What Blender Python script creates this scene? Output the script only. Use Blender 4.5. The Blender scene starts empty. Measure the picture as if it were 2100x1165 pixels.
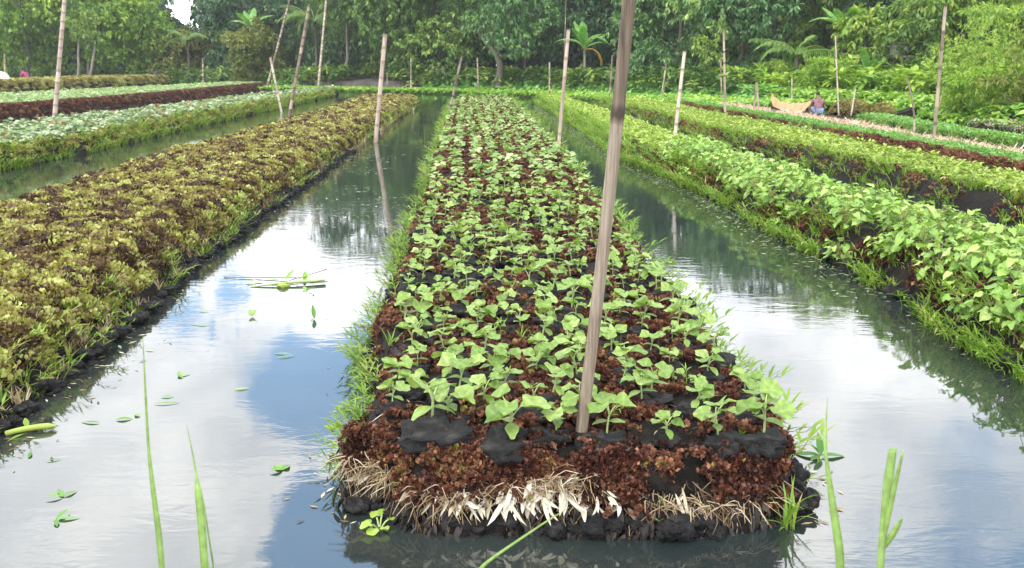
import bpy, math, random
import numpy as np
from mathutils import Vector, Matrix, Euler

random.seed(7)
RNG = np.random.default_rng(11)
scene = bpy.context.scene
COL = scene.collection
R_ = math.radians

# ------------------------------------------------------------------ camera
F_PX, CX, CY, CAM_H = 1750.0, 1050.0, 582.5, 1.9
TH = math.atan((CY - 138.0) / F_PX)
cam_d = bpy.data.cameras.new("camera")
cam_d.sensor_width = 36.0
cam_d.lens = 36.0 * F_PX / 2100.0
cam_d.clip_start, cam_d.clip_end = 0.05, 3000.0
cam_d.dof.use_dof = True
cam_d.dof.focus_distance = 5.5
cam_d.dof.aperture_fstop = 9.0
cam = bpy.data.objects.new("camera", cam_d)
cam.location = (0, 0, CAM_H)
cam.rotation_euler = (math.pi / 2 - TH, 0, 0)
COL.objects.link(cam)
scene.camera = cam

# ------------------------------------------------------------------ exposure
scene.view_settings.view_transform = 'Standard'
scene.view_settings.look = 'None'
scene.view_settings.exposure = 0.22
scene.view_settings.gamma = 1.0
scene.cycles.use_denoising = True
scene.cycles.max_bounces = 6
scene.cycles.diffuse_bounces = 3
scene.cycles.glossy_bounces = 3
scene.cycles.transmission_bounces = 4
scene.cycles.transparent_max_bounces = 8
scene.cycles.caustics_reflective = False
scene.cycles.caustics_refractive = False

# ------------------------------------------------------------------ sun
SUN_EL, SUN_AZ = R_(58), R_(215)          # azimuth measured from +Y towards +X
sun_d = bpy.data.lights.new("sun", 'SUN')
sun_d.energy = 2.6
sun_d.angle = R_(14)
sun_d.color = (1.0, 0.96, 0.89)
sun = bpy.data.objects.new("sun", sun_d)
to_sun = Vector((math.sin(SUN_AZ) * math.cos(SUN_EL), math.cos(SUN_AZ) * math.cos(SUN_EL), math.sin(SUN_EL)))
sun.rotation_euler = to_sun.to_track_quat('Z', 'Y').to_euler()
sun.location = (0, 0, 60)
COL.objects.link(sun)

# ------------------------------------------------------------------ sky
world = bpy.data.worlds.new("World")
scene.world = world
world.use_nodes = True


def ray_dir(x, y):
    dx, dy = (x - CX) / F_PX, -(y - CY) / F_PX
    return Vector((dx, math.cos(TH) + math.sin(TH) * dy, -math.sin(TH) + math.cos(TH) * dy))


class NT:
    """small helper round a node tree"""
    def __init__(self, tree):
        self.t = tree
        self.t.nodes.clear()

    def n(self, typ, **kw):
        nd = self.t.nodes.new(typ)
        for k, v in kw.items():
            if k.startswith('i_'):
                nd.inputs[k[2:].replace('_', ' ')].default_value = v
            else:
                setattr(nd, k, v)
        return nd

    def l(self, a, b):
        self.t.links.new(a, b)

    def math(self, op, a, b=None, clamp=False):
        nd = self.t.nodes.new('ShaderNodeMath')
        nd.operation = op
        nd.use_clamp = clamp
        for i, v in enumerate((a, b)):
            if v is None:
                continue
            if isinstance(v, (int, float)):
                nd.inputs[i].default_value = v
            else:
                self.l(v, nd.inputs[i])
        return nd.outputs[0]

    def ramp(self, fac, stops, interp='LINEAR'):
        nd = self.t.nodes.new('ShaderNodeValToRGB')
        cr = nd.color_ramp
        cr.interpolation = interp
        while len(cr.elements) < len(stops):
            cr.elements.new(0.5)
        for e, (p, c) in zip(cr.elements, stops):
            e.position = p
            e.color = (c[0], c[1], c[2], 1) if not isinstance(c, (int, float)) else (c, c, c, 1)
        if fac is not None:
            self.l(fac, nd.inputs[0])
        return nd.outputs[0]

    def mix(self, fac, a, b, mode='MIX'):
        nd = self.t.nodes.new('ShaderNodeMix')
        nd.data_type = 'RGBA'
        nd.blend_type = mode
        if isinstance(fac, (int, float)):
            nd.inputs[0].default_value = fac
        else:
            self.l(fac, nd.inputs[0])
        for i, v in ((6, a), (7, b)):
            if isinstance(v, tuple):
                nd.inputs[i].default_value = (v[0], v[1], v[2], 1)
            else:
                self.l(v, nd.inputs[i])
        return nd.outputs[2]

    def noise(self, vec, scale, detail=4, rough=0.55, dist=0.0):
        nd = self.t.nodes.new('ShaderNodeTexNoise')
        nd.inputs['Scale'].default_value = scale
        nd.inputs['Detail'].default_value = detail
        nd.inputs['Roughness'].default_value = rough
        nd.inputs['Distortion'].default_value = dist
        if vec is not None:
            self.l(vec, nd.inputs['Vector'])
        return nd.outputs['Fac']


w = NT(world.node_tree)
tc = w.n('ShaderNodeTexCoord')
sky = w.n('ShaderNodeTexSky')
sky.sky_type = 'NISHITA'
sky.sun_disc = False
sky.sun_elevation = SUN_EL
sky.sun_rotation = SUN_AZ
sky.air_density = 1.0
sky.dust_density = 0.6
sky.ozone_density = 1.5
sep = w.n('ShaderNodeSeparateXYZ')
w.l(tc.outputs['Generated'], sep.inputs[0])
zz = w.math('ADD', w.math('MAXIMUM', sep.outputs[2], 0.0), 0.16)
comb = w.n('ShaderNodeCombineXYZ')
w.l(w.math('DIVIDE', sep.outputs[0], zz), comb.inputs[0])
w.l(w.math('DIVIDE', sep.outputs[1], zz), comb.inputs[1])
cover = w.noise(comb.outputs[0], 1.15, 9, 0.58, 0.25)
wob = w.noise(tc.outputs['Generated'], 5.0, 6, 0.6)


def sky_blob(px, py, radius_deg, soft):
    """1 inside a patch of the sky round the direction that pixel mirrors"""
    d = ray_dir(px, py)
    d.z = -d.z
    d.normalize()
    vm = w.n('ShaderNodeVectorMath', operation='DOT_PRODUCT')
    w.l(tc.outputs['Generated'], vm.inputs[0])
    vm.inputs[1].default_value = d
    a = w.math('ARCCOSINE', w.math('MINIMUM', vm.outputs['Value'], 0.99999))
    a = w.math('ADD', a, w.math('MULTIPLY', w.math('SUBTRACT', wob, 0.5), 0.42))
    mr = w.n('ShaderNodeMapRange', interpolation_type='SMOOTHSTEP')
    w.l(a, mr.inputs[0])
    mr.inputs[1].default_value = R_(radius_deg)
    mr.inputs[2].default_value = R_(radius_deg * (1 - soft))
    mr.inputs[3].default_value = 0.0
    mr.inputs[4].default_value = 1.0
    return mr.outputs[0]


blue = None
for b in ((610, 800, 4.2, 0.55), (770, 690, 4.0, 0.4), (860, 1160, 7.5, 0.3), (690, 1150, 5.0, 0.3), (1180, 1120, 6.0, 0.3), (1960, 1130, 7.0, 0.9), (480, 585, 2.0, 0.5)):
    s = sky_blob(*b)
    blue = s if blue is None else w.math('MAXIMUM', blue, s)
bright = None
for b in ((650, 500, 9.0, 0.8), (1300, 540, 9.0, 0.8)):
    s = sky_blob(*b)
    bright = s if bright is None else w.math('MAXIMUM', bright, s)
mask = w.ramp(cover, [(0.30, 0.0), (0.42, 1.0)])
low = w.n('ShaderNodeMapRange')
w.l(sep.outputs[2], low.inputs[0])
low.inputs[1].default_value, low.inputs[2].default_value = 0.80, 0.50
mask = w.math('MAXIMUM', mask, w.math('MULTIPLY', low.outputs[0], 0.93))
mask = w.math('MULTIPLY', mask, w.math('SUBTRACT', 1.0, w.math('MULTIPLY', blue, 0.95)), True)
lump = w.noise(comb.outputs[0], 2.6, 8, 0.6, 0.3)
cloudc = w.ramp(lump, [(0.32, (0.48, 0.51, 0.56)), (0.50, (0.74, 0.75, 0.77)), (0.64, (1.0, 0.99, 0.97))])
CLOUD = 19.5
cl = w.n('ShaderNodeVectorMath', operation='SCALE')
w.l(cloudc, cl.inputs[0])
w.l(w.math('MULTIPLY', w.math('ADD', w.math('ADD', 1.0, w.math('MULTIPLY', low.outputs[0], 0.9)), w.math('MULTIPLY', bright, 0.7)), CLOUD), cl.inputs['Scale'])
skyc = w.mix(0.45, w.mix(1.0, sky.outputs[0], (3.0, 3.6, 4.2), 'MULTIPLY'), (12.0, 19.0, 27.0))
mixed = w.mix(mask, skyc, cl.outputs[0])
bg = w.n('ShaderNodeBackground')
bg.inputs['Strength'].default_value = 0.1
w.l(mixed, bg.inputs['Color'])
wo = w.n('ShaderNodeOutputWorld')
w.l(bg.outputs[0], wo.inputs['Surface'])


# ------------------------------------------------------------------ geometry helpers
def gp(x, y, z=0.0):
    """point at height z that stands at that spot of the photograph"""
    d = ray_dir(x, y)
    t = (z - CAM_H) / d.z
    return Vector((d.x * t, d.y * t, z))


def atd(x, y, Y):
    d = ray_dir(x, y)
    t = Y / d.y
    return Vector((d.x * t, Y, CAM_H + d.z * t))


def px_size(n, Y):
    return n * Y * math.cos(TH) / F_PX


def _hash(ix, iy, seed):
    h = (ix.astype(np.int64) * 374761393 + iy.astype(np.int64) * 668265263 + seed * 2147483647) & 0xffffffff
    h = ((h ^ (h >> 13)) * 1274126177) & 0xffffffff
    h = h ^ (h >> 16)
    return (h & 0xffffff) / float(0xffffff)


def vnoise(x, y, seed=0):
    x = np.asarray(x, float); y = np.asarray(y, float)
    ix, iy = np.floor(x), np.floor(y)
    fx, fy = x - ix, y - iy
    fx, fy = fx * fx * (3 - 2 * fx), fy * fy * (3 - 2 * fy)
    a, b = _hash(ix, iy, seed), _hash(ix + 1, iy, seed)
    c, d = _hash(ix, iy + 1, seed), _hash(ix + 1, iy + 1, seed)
    return (a * (1 - fx) + b * fx) * (1 - fy) + (c * (1 - fx) + d * fx) * fy


def fbm(x, y, seed=0, octs=3):
    s, a, t = 0.0, 0.5, 0.0
    for o in range(octs):
        s = s + a * vnoise(np.asarray(x) * 2 ** o, np.asarray(y) * 2 ** o, seed + 17 * o)
        t += a
        a *= 0.5
    return s / t


class MB:
    """collects chunks of vertices and faces and links them as ONE mesh object"""
    def __init__(self):
        self.V, self.F, self.A, self.M, self.n = [], [], [], [], 0

    def add(self, V, F, rnd=0.5, mat=0):
        V = np.asarray(V, np.float32).reshape(-1, 3)
        F = np.asarray(F, np.int32)
        self.V.append(V)
        self.F.append(F + self.n)
        r = np.empty(len(V), np.float32)
        r[:] = rnd
        self.A.append(r)
        self.M.append(np.full(len(F), mat, np.int32))
        self.n += len(V)
        return self

    def scatter(self, P, pos, rot, scale, rnd, mat=0):
        PV, PF = P[0], P[1]
        pr = P[2] if len(P) > 2 else None
        N, k = len(pos), len(PV)
        if N == 0:
            return self
        scale = np.asarray(scale, float)
        if scale.ndim == 1:
            scale = scale[:, None]
        M = rot * scale[:, None, :] if scale.shape[1] == 3 else rot * scale[:, :, None]
        V = np.einsum('nij,kj->nki', M, PV) + pos[:, None, :]
        rr = np.repeat(np.asarray(rnd, np.float32), k)
        if pr is not None:
            rr = rr + np.tile(pr, N)
        if not isinstance(PF, list):
            PF = [PF]
        base = self.n
        self.V.append(V.reshape(-1, 3).astype(np.float32))
        self.A.append(rr.astype(np.float32))
        self.n += N * k
        for f in PF:
            ff = (f[None, :, :] + (np.arange(N) * k)[:, None, None]).reshape(-1, f.shape[1]) + base
            self.F.append(ff.astype(np.int32))
            self.M.append(np.full(len(ff), mat, np.int32))
        return self

    def mesh(self, name, mats, smooth=True):
        V = np.concatenate(self.V)
        me = bpy.data.meshes.new(name)
        me.vertices.add(len(V))
        me.vertices.foreach_set('co', V.ravel())
        sizes = np.concatenate([np.full(len(f), f.shape[1], np.int32) for f in self.F])
        loops = np.concatenate([f.ravel() for f in self.F])
        me.loops.add(len(loops))
        me.loops.foreach_set('vertex_index', loops)
        starts = np.concatenate([[0], np.cumsum(sizes)[:-1]]).astype(np.int32)
        me.polygons.add(len(sizes))
        me.polygons.foreach_set('loop_start', starts)
        me.polygons.foreach_set('material_index', np.concatenate(self.M))
        me.polygons.foreach_set('use_smooth', np.full(len(sizes), smooth))
        me.update(calc_edges=True)
        at = me.attributes.new('rnd', 'FLOAT', 'POINT')
        at.data.foreach_set('value', np.concatenate(self.A))
        for m in (mats if isinstance(mats, (list, tuple)) else [mats]):
            me.materials.append(m)
        return me

    def build(self, name, mats, parent=None, smooth=True):
        o = bpy.data.objects.new(name, self.mesh(name, mats, smooth))
        COL.objects.link(o)
        if parent:
            o.parent = parent
        return o


def rots(yaw, tilt=None, az=None):
    """rotation matrices: spin about Z by yaw, then lean by tilt towards az"""
    yaw = np.asarray(yaw, float)
    N = len(yaw)
    c, s = np.cos(yaw), np.sin(yaw)
    Rz = np.zeros((N, 3, 3))
    Rz[:, 0, 0], Rz[:, 0, 1], Rz[:, 1, 0], Rz[:, 1, 1], Rz[:, 2, 2] = c, -s, s, c, 1
    if tilt is None:
        return Rz
    if az is None:
        az = RNG.uniform(0, 2 * np.pi, N)
    tilt = np.broadcast_to(tilt, (N,))
    ax = np.stack([-np.sin(az), np.cos(az), np.zeros(N)], 1)
    K = np.zeros((N, 3, 3))
    K[:, 0, 1], K[:, 0, 2] = -ax[:, 2], ax[:, 1]
    K[:, 1, 0], K[:, 1, 2] = ax[:, 2], -ax[:, 0]
    K[:, 2, 0], K[:, 2, 1] = -ax[:, 1], ax[:, 0]
    I = np.eye(3)[None]
    ct, st = np.cos(tilt)[:, None, None], np.sin(tilt)[:, None, None]
    Rt = I + st * K + (1 - ct) * (K @ K)
    return Rt @ Rz


def lookrot(d, roll=None):
    """matrices whose +Y axis points along d (N,3)"""
    d = d / np.linalg.norm(d, axis=1, keepdims=True)
    up = np.tile(np.array([0, 0, 1.0]), (len(d), 1))
    up[np.abs(d[:, 2]) > 0.97] = (1, 0, 0)
    x = np.cross(d, up)
    x /= np.linalg.norm(x, axis=1, keepdims=True)
    z = np.cross(x, d)
    if roll is not None:
        c, s = np.cos(roll)[:, None], np.sin(roll)[:, None]
        x, z = x * c + z * s, z * c - x * s
    return np.stack([x, d, z], 2)


def grid_faces(nu, nv, wrap=False):
    a = np.arange(nu * nv).reshape(nu, nv)
    if wrap:
        a = np.concatenate([a, a[:, :1]], 1)
    return np.stack([a[:-1, :-1], a[1:, :-1], a[1:, 1:], a[:-1, 1:]], -1).reshape(-1, 4)


def tube(path, radii, k=8, twist=0.0):
    path = np.asarray(path, float)
    n = len(path)
    radii = np.broadcast_to(radii, (n,))
    t = np.gradient(path, axis=0)
    t /= np.linalg.norm(t, axis=1, keepdims=True) + 1e-9
    ref = np.array([1.0, 0, 0]) if abs(t[0, 0]) < 0.8 else np.array([0, 1.0, 0])
    x = ref - t * (t @ ref)[:, None]
    x /= np.linalg.norm(x, axis=1, keepdims=True)
    y = np.cross(t, x)
    a = np.linspace(0, 2 * np.pi, k, endpoint=False)
    V = path[:, None] + radii[:, None, None] * (np.cos(a)[None, :, None] * x[:, None] + np.sin(a)[None, :, None] * y[:, None])
    V = np.concatenate([V.reshape(-1, 3), path[:1], path[-1:]])
    Fq = grid_faces(n, k, True)
    i0 = np.arange(k); i1 = (i0 + 1) % k
    c0 = np.stack([i1, i0, np.full(k, n * k), np.full(k, n * k)], 1)[:, :3]
    c1 = np.stack([i0 + (n - 1) * k, i1 + (n - 1) * k, np.full(k, n * k + 1)], 1)
    return V, Fq, np.concatenate([c0, c1])


def add_tube(mb, path, radii, k=8, rnd=0.5, mat=0):
    V, Fq, Ft = tube(path, radii, k)
    base = mb.n
    mb.add(V, Fq, rnd, mat)
    mb.F.append((Ft + base).astype(np.int32))
    mb.M.append(np.full(len(Ft), mat, np.int32))


def curve_pts(p0, p1, n, bow=(0, 0, 0), wob=0.0, seed=0):
    p0, p1 = np.array(p0, float), np.array(p1, float)
    t = np.linspace(0, 1, n)
    P = p0 + (p1 - p0) * t[:, None] + np.array(bow) * (4 * t * (1 - t))[:, None]
    if wob:
        r = np.random.default_rng(seed)
        P[1:-1] += r.normal(0, wob, (n - 2, 3))
    return P


def leaf(L, W, n=4, peak=0.4, fold=0.25, droop=0.3, tip=0.0, wave=0.0):
    """leaf blade along +Y from the origin, faces +Z; three vertices across"""
    t = np.linspace(0, 1, n + 1)
    wd = np.where(t < peak, np.sin(0.5 * np.pi * np.clip(t / peak, 0, 1)) ** 0.8, np.cos(0.5 * np.pi * np.clip((t - peak) / (1 - peak), 0, 1)) ** 0.9)
    wd[0] = 0.12
    wd[-1] = max(tip, 0.02)
    ang = -droop * t * 1.6
    dy, dz = np.cos(ang), np.sin(ang)
    y = np.concatenate([[0], np.cumsum(0.5 * (dy[1:] + dy[:-1]) / n)]) * L
    z = np.concatenate([[0], np.cumsum(0.5 * (dz[1:] + dz[:-1]) / n)]) * L
    hw = wd * W * 0.5
    V = np.zeros((n + 1, 3, 3))
    V[:, 0] = np.stack([-hw, y, z + fold * hw + wave * W * np.sin(t * 9)], 1)
    V[:, 1] = np.stack([0 * hw, y, z], 1)
    V[:, 2] = np.stack([hw, y, z + fold * hw + wave * W * np.sin(t * 9 + 1.5)], 1)
    return V.reshape(-1, 3), grid_faces(n + 1, 3)


def round_leaf(r, lobes=5, depth=0.12, cup=0.25, seed=0, k=20, heart=0.35, long=1.0):
    """broad gourd or bean leaf; stalk joins at the origin, blade runs along +Y"""
    g = np.random.default_rng(seed)
    a = np.linspace(0, 2 * np.pi, k, endpoint=False)
    f = np.abs(a - np.pi) / np.pi            # 1 at the tip (a=0), 0 at the base
    rad = r * (1 - depth * (0.5 + 0.5 * np.cos(lobes * a + np.pi)) * 1.0) * (1 - heart * np.exp(-(((a - np.pi) / 0.55) ** 2)))
    rad = rad * (1 + g.normal(0, 0.035, k))
    rings = []
    cy = r * 0.62
    ph = g.uniform(0, 6.28, 3)
    for q in (0.35, 0.7, 1.0):
        x = np.sin(a) * rad * q
        y = np.cos(a) * rad * q * long + cy
        z = cup * r * (q ** 2) * (0.55 + 0.45 * np.abs(np.sin(a))) + 0.07 * r * q * np.sin(3 * a + ph[0]) + 0.05 * r * q * np.sin(5 * a + ph[1]) * q
        z = z - 0.30 * r * (np.maximum(np.cos(a), 0) * q) ** 2 + .10 * r * q * np.sin(2 * a + ph[2])
        rings.append(np.stack([x, y, z], 1))
    V = np.concatenate([np.array([[0, cy, 0]])] + rings)
    V[:, 2] += -0.0
    i = np.arange(k); j = (i + 1) % k
    tri = np.stack([np.zeros(k, int), 1 + j, 1 + i], 1)
    qs = []
    for q in range(2):
        o = 1 + q * k
        qs.append(np.stack([o + i, o + j, o + k + j, o + k + i], 1))
    return V, [tri, np.concatenate(qs)]


def veins(V, base, k=20, step=4):
    a = np.full(len(V), base, np.float32)
    if len(V) == 1 + 3 * k:
        for ring in range(3):
            for j in range(k):
                a[1 + ring * k + j] += .26 if j % step == 0 else -.10
        a[0] += .3
    return a


def heart_leaf(L, W, seed=0):
    g = np.random.default_rng(seed)
    t = np.linspace(0, 1, 7)
    w_ = np.array([0.55, 0.95, 1.0, 0.86, 0.6, 0.3, 0.02]) * W * 0.5
    y = np.array([-0.06, 0.08, 0.26, 0.46, 0.66, 0.85, 1.0]) * L
    z = -0.18 * L * t ** 2 + g.normal(0, 0.006, 7)
    V = []
    fold = 0.18 + 0.12 * g.random()
    for i in range(7):
        V += [(-w_[i], y[i] - 0.05 * L * (i == 0), z[i] + fold * w_[i]), (-w_[i] * 0.5, y[i], z[i] + fold * w_[i] * 0.35), (0, y[i] if i else 0.06 * L, z[i]), (w_[i] * 0.5, y[i], z[i] + fold * w_[i] * 0.35), (w_[i], y[i] - 0.05 * L * (i == 0), z[i] + fold * w_[i])]
    return np.array(V), grid_faces(7, 5)


def merge(parts):
    """parts: list of (V, F or [F..]) -> one prototype"""
    Vs, Fs, n = [], {}, 0
    rr = []
    for p in parts:
        V, F = p[0], p[1]
        r = p[2] if len(p) > 2 else 0.0
        fl = F if isinstance(F, list) else [F]
        for f in fl:
            Fs.setdefault(f.shape[1], []).append(f + n)
        Vs.append(V)
        rr.append(np.broadcast_to(np.asarray(r, np.float32), (len(V),)))
        n += len(V)
    return np.concatenate(Vs), [np.concatenate(v) for v in Fs.values()], np.concatenate(rr)


def place(P, M, t=(0, 0, 0)):
    return (P[0] @ np.asarray(M, float).T + np.asarray(t, float), P[1]) + tuple(P[2:])


def eul(x, y, z):
    return np.array(Euler((x, y, z)).to_matrix())


def tag(o, label=None, cat=None, group=None, kind=None):
    if label: o['label'] = label
    if cat: o['category'] = cat
    if group: o['group'] = group
    if kind: o['kind'] = kind
    return o


def thing(name, label, cat, loc=(0, 0, 0), rz=0.0, group=None):
    o = bpy.data.objects.new(name, None)
    o.empty_display_size = 0.1
    o.location = loc
    o.rotation_euler = (0, 0, rz)
    COL.objects.link(o)
    return tag(o, label, cat, group)


def copy_tree(o, parent=None):
    c = o.copy()
    COL.objects.link(c)
    c.parent = parent
    for ch in list(o.children):
        copy_tree(ch, c)
    return c


# ------------------------------------------------------------------ materials
def mat_new(name):
    m = bpy.data.materials.new(name)
    m.use_nodes = True
    return m, NT(m.node_tree)


def rnd_fac(t, obj_mix=0.0):
    a = t.n('ShaderNodeAttribute', attribute_name='rnd')
    f = a.outputs['Fac']
    if obj_mix:
        oi = t.n('ShaderNodeObjectInfo')
        f = t.math('ADD', t.math('MULTIPLY', f, 1 - obj_mix), t.math('MULTIPLY', oi.outputs['Random'], obj_mix))
    return f


def leaf_mat(name, stops, rough=0.5, trans=0.3, obj_mix=0.0, spec=0.4, noise=0.0, nscale=30.0):
    m, t = mat_new(name)
    col = t.ramp(rnd_fac(t, obj_mix), stops)
    if noise:
        geo = t.n('ShaderNodeNewGeometry')
        nz = t.noise(geo.outputs['Position'], nscale, 4)
        col = t.mix(noise, col, t.ramp(nz, [(0.3, 0.45), (0.7, 1.5)]), 'MULTIPLY')
    p = t.n('ShaderNodeBsdfPrincipled')
    t.l(col, p.inputs['Base Color'])
    p.inputs['Roughness'].default_value = rough
    p.inputs['Specular IOR Level'].default_value = spec
    out = t.n('ShaderNodeOutputMaterial')
    if trans:
        tr = t.n('ShaderNodeBsdfTranslucent')
        t.l(t.mix(1.0, col, (1.25, 1.3, 0.7), 'MULTIPLY'), tr.inputs['Color'])
        mx = t.n('ShaderNodeMixShader')
        mx.inputs[0].default_value = trans
        t.l(p.outputs[0], mx.inputs[1])
        t.l(tr.outputs[0], mx.inputs[2])
        t.l(mx.outputs[0], out.inputs['Surface'])
    else:
        t.l(p.outputs[0], out.inputs['Surface'])
    return m


def rough_mat(name, stops, scale=6.0, rough=0.8, bump=0.3, bscale=40.0, stretch=None, spec=0.3, detail=6, use_rnd=0.0):
    m, t = mat_new(name)
    tcn = t.n('ShaderNodeTexCoord')
    vec = tcn.outputs['Object']
    if stretch:
        mp = t.n('ShaderNodeMapping')
        mp.inputs['Scale'].default_value = stretch
        t.l(vec, mp.inputs[0])
        vec = mp.outputs[0]
    f = t.noise(vec, scale, detail, 0.6)
    if use_rnd:
        f = t.math('ADD', t.math('MULTIPLY', f, 1 - use_rnd), t.math('MULTIPLY', rnd_fac(t), use_rnd))
    col = t.ramp(f, stops)
    p = t.n('ShaderNodeBsdfPrincipled')
    t.l(col, p.inputs['Base Color'])
    p.inputs['Roughness'].default_value = rough
    p.inputs['Specular IOR Level'].default_value = spec
    if bump:
        b = t.n('ShaderNodeBump')
        b.inputs['Strength'].default_value = bump
        b.inputs['Distance'].default_value = 0.03
        t.l(t.noise(vec, bscale, 5, 0.65), b.inputs['Height'])
        t.l(b.outputs[0], p.inputs['Normal'])
    out = t.n('ShaderNodeOutputMaterial')
    t.l(p.outputs[0], out.inputs['Surface'])
    return m


M = {}
M['mud'] = rough_mat('wet_mud', [(0.3, (0.006, 0.005, 0.005)), (0.55, (0.016, 0.013, 0.011)), (0.75, (0.050, 0.034, 0.024))], 12, 0.75, 1.0, 55, spec=0.22)
M['mudball'] = rough_mat('mud_ball', [(0.3, (0.007, 0.007, 0.008)), (0.55, (0.024, 0.024, 0.026)), (0.8, (0.085, 0.075, 0.062))], 22, 0.7, 1.0, 70, (1, 1, 2), spec=0.28)
M['redweed'] = leaf_mat('red_azolla', [(0.0, (0.022, 0.012, 0.010)), (0.3, (0.085, 0.028, 0.018)), (0.6, (0.175, 0.068, 0.040)), (0.9, (0.38, 0.19, 0.11)), (1.0, (0.22, 0.26, 0.04))], 0.5, 0.12, noise=0.5, nscale=60)
M['olive'] = leaf_mat('olive_azolla', [(0.0, (0.026, 0.014, 0.013)), (0.22, (0.080, 0.042, 0.030)), (0.36, (0.18, 0.12, 0.05)), (0.6, (0.29, 0.265, 0.075)), (0.85, (0.41, 0.43, 0.125)), (1.0, (0.52, 0.57, 0.22))], 0.55, 0.22, noise=0.5, nscale=45)
M['gourd'] = leaf_mat('gourd_leaf', [(0.0, (0.09, 0.18, 0.026)), (0.35, (0.185, 0.30, 0.064)), (0.7, (0.29, 0.41, 0.115)), (1.0, (0.47, 0.54, 0.23))], 0.45, 0.26, 0.35, noise=0.4, nscale=45)
M['gourd_far'] = leaf_mat('gourd_leaf_far', [(0.0, (0.11, 0.22, 0.045)), (0.5, (0.24, 0.37, 0.11)), (1.0, (0.46, 0.55, 0.27))], 0.5, 0.3)
M['gourd_stem'] = leaf_mat('gourd_stem', [(0.0, (0.30, 0.42, 0.14)), (1.0, (0.46, 0.56, 0.26))], 0.5, 0.15)
M['pale'] = leaf_mat('pale_leaf', [(0.0, (0.10, 0.17, 0.07)), (0.5, (0.27, 0.37, 0.20)), (0.9, (0.48, 0.55, 0.39)), (1.0, (0.26, 0.14, 0.08))], 0.5, 0.25)
M['pale_green'] = leaf_mat('pale_green_leaf', [(0.0, (0.12, 0.24, 0.08)), (0.5, (0.24, 0.38, 0.15)), (1.0, (0.40, 0.50, 0.27))], 0.5, 0.25)
M['bean'] = leaf_mat('bean_leaf', [(0.0, (0.10, 0.22, 0.03)), (0.4, (0.22, 0.39, 0.075)), (0.75, (0.36, 0.53, 0.13)), (1.0, (0.54, 0.66, 0.24))], 0.4, 0.28, 0.2, noise=0.35, nscale=35)
M['sprout'] = leaf_mat('sprout_leaf', [(0.0, (0.16, 0.28, 0.035)), (0.5, (0.30, 0.42, 0.07)), (1.0, (0.44, 0.52, 0.13))], 0.5, 0.3)
M['green'] = leaf_mat('fresh_green_leaf', [(0.0, (0.09, 0.25, 0.045)), (0.5, (0.17, 0.38, 0.085)), (1.0, (0.32, 0.52, 0.17))], 0.5, 0.3)
M['grass'] = leaf_mat('grass_blade', [(0.0, (0.09, 0.19, 0.02)), (0.5, (0.20, 0.35, 0.04)), (0.85, (0.34, 0.47, 0.08)), (1.0, (0.46, 0.40, 0.18))], 0.45, 0.35)
M['hyacinth'] = leaf_mat('hyacinth_leaf', [(0.0, (0.10, 0.27, 0.04)), (0.5, (0.23, 0.43, 0.07)), (1.0, (0.48, 0.60, 0.13))], 0.4, 0.3)
M['straw'] = leaf_mat('dry_straw', [(0.0, (0.10, 0.065, 0.04)), (0.4, (0.32, 0.22, 0.12)), (0.75, (0.56, 0.45, 0.29)), (1.0, (0.76, 0.70, 0.57))], 0.7, 0.15)
M['dryleaf'] = leaf_mat('bleached_leaf', [(0.0, (0.36, 0.29, 0.19)), (0.5, (0.60, 0.54, 0.42)), (1.0, (0.76, 0.74, 0.67))], 0.7, 0.15)
M['strawbed'] = leaf_mat('straw_mulch', [(0.0, (0.32, 0.21, 0.14)), (0.5, (0.55, 0.42, 0.31)), (1.0, (0.74, 0.64, 0.53))], 0.8, 0.1)
M['bark'] = rough_mat('tree_bark', [(0.3, (0.05, 0.042, 0.036)), (0.6, (0.13, 0.11, 0.09)), (0.8, (0.22, 0.19, 0.16))], 3, 0.9, 0.6, 14, (1, 1, 0.35))
M['palebark'] = rough_mat('pale_bark', [(0.3, (0.14, 0.12, 0.10)), (0.6, (0.26, 0.23, 0.19)), (0.8, (0.36, 0.33, 0.28))], 3, 0.9, 0.6, 14, (1, 1, 0.35))
M['midbark'] = rough_mat('mid_bark', [(0.3, (0.09, 0.078, 0.066)), (0.6, (0.18, 0.16, 0.135)), (0.8, (0.27, 0.245, 0.21))], 3, 0.9, 0.6, 14, (1, 1, 0.35))
M['bamboo'] = rough_mat('dry_bamboo', [(0.25, (0.13, 0.095, 0.075)), (0.5, (0.30, 0.235, 0.185)), (0.75, (0.46, 0.37, 0.30))], 9, 0.6, 0.25, 60, (3.0, 3.0, 0.22), use_rnd=0.45)
M['bamboo_old'] = rough_mat('old_bamboo', [(0.25, (0.055, 0.042, 0.032)), (0.48, (0.19, 0.145, 0.105)), (0.72, (0.40, 0.335, 0.27))], 22, 0.6, 0.35, 90, (3.2, 3.2, 0.14), use_rnd=0.3)
M['bamboo_pale'] = rough_mat('pale_bamboo', [(0.25, (0.30, 0.22, 0.18)), (0.5, (0.48, 0.39, 0.33)), (0.75, (0.62, 0.53, 0.46))], 9, 0.6, 0.25, 60, (3.0, 3.0, 0.22), use_rnd=0.35)
M['bamboo_dark'] = rough_mat('dark_bamboo', [(0.25, (0.06, 0.05, 0.045)), (0.5, (0.16, 0.13, 0.11)), (0.75, (0.36, 0.29, 0.25))], 7, 0.65, 0.25, 60, (3.0, 3.0, 0.22), use_rnd=0.4)
M['boatwood'] = rough_mat('tarred_wood', [(0.3, (0.010, 0.009, 0.009)), (0.7, (0.035, 0.030, 0.028))], 5, 0.7, 0.3, 30, (4, 0.4, 4))
M['bank'] = rough_mat('earth_bank', [(0.3, (0.030, 0.026, 0.024)), (0.55, (0.075, 0.065, 0.058)), (0.75, (0.12, 0.105, 0.09))], 1.5, 0.9, 0.5, 8)

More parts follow.
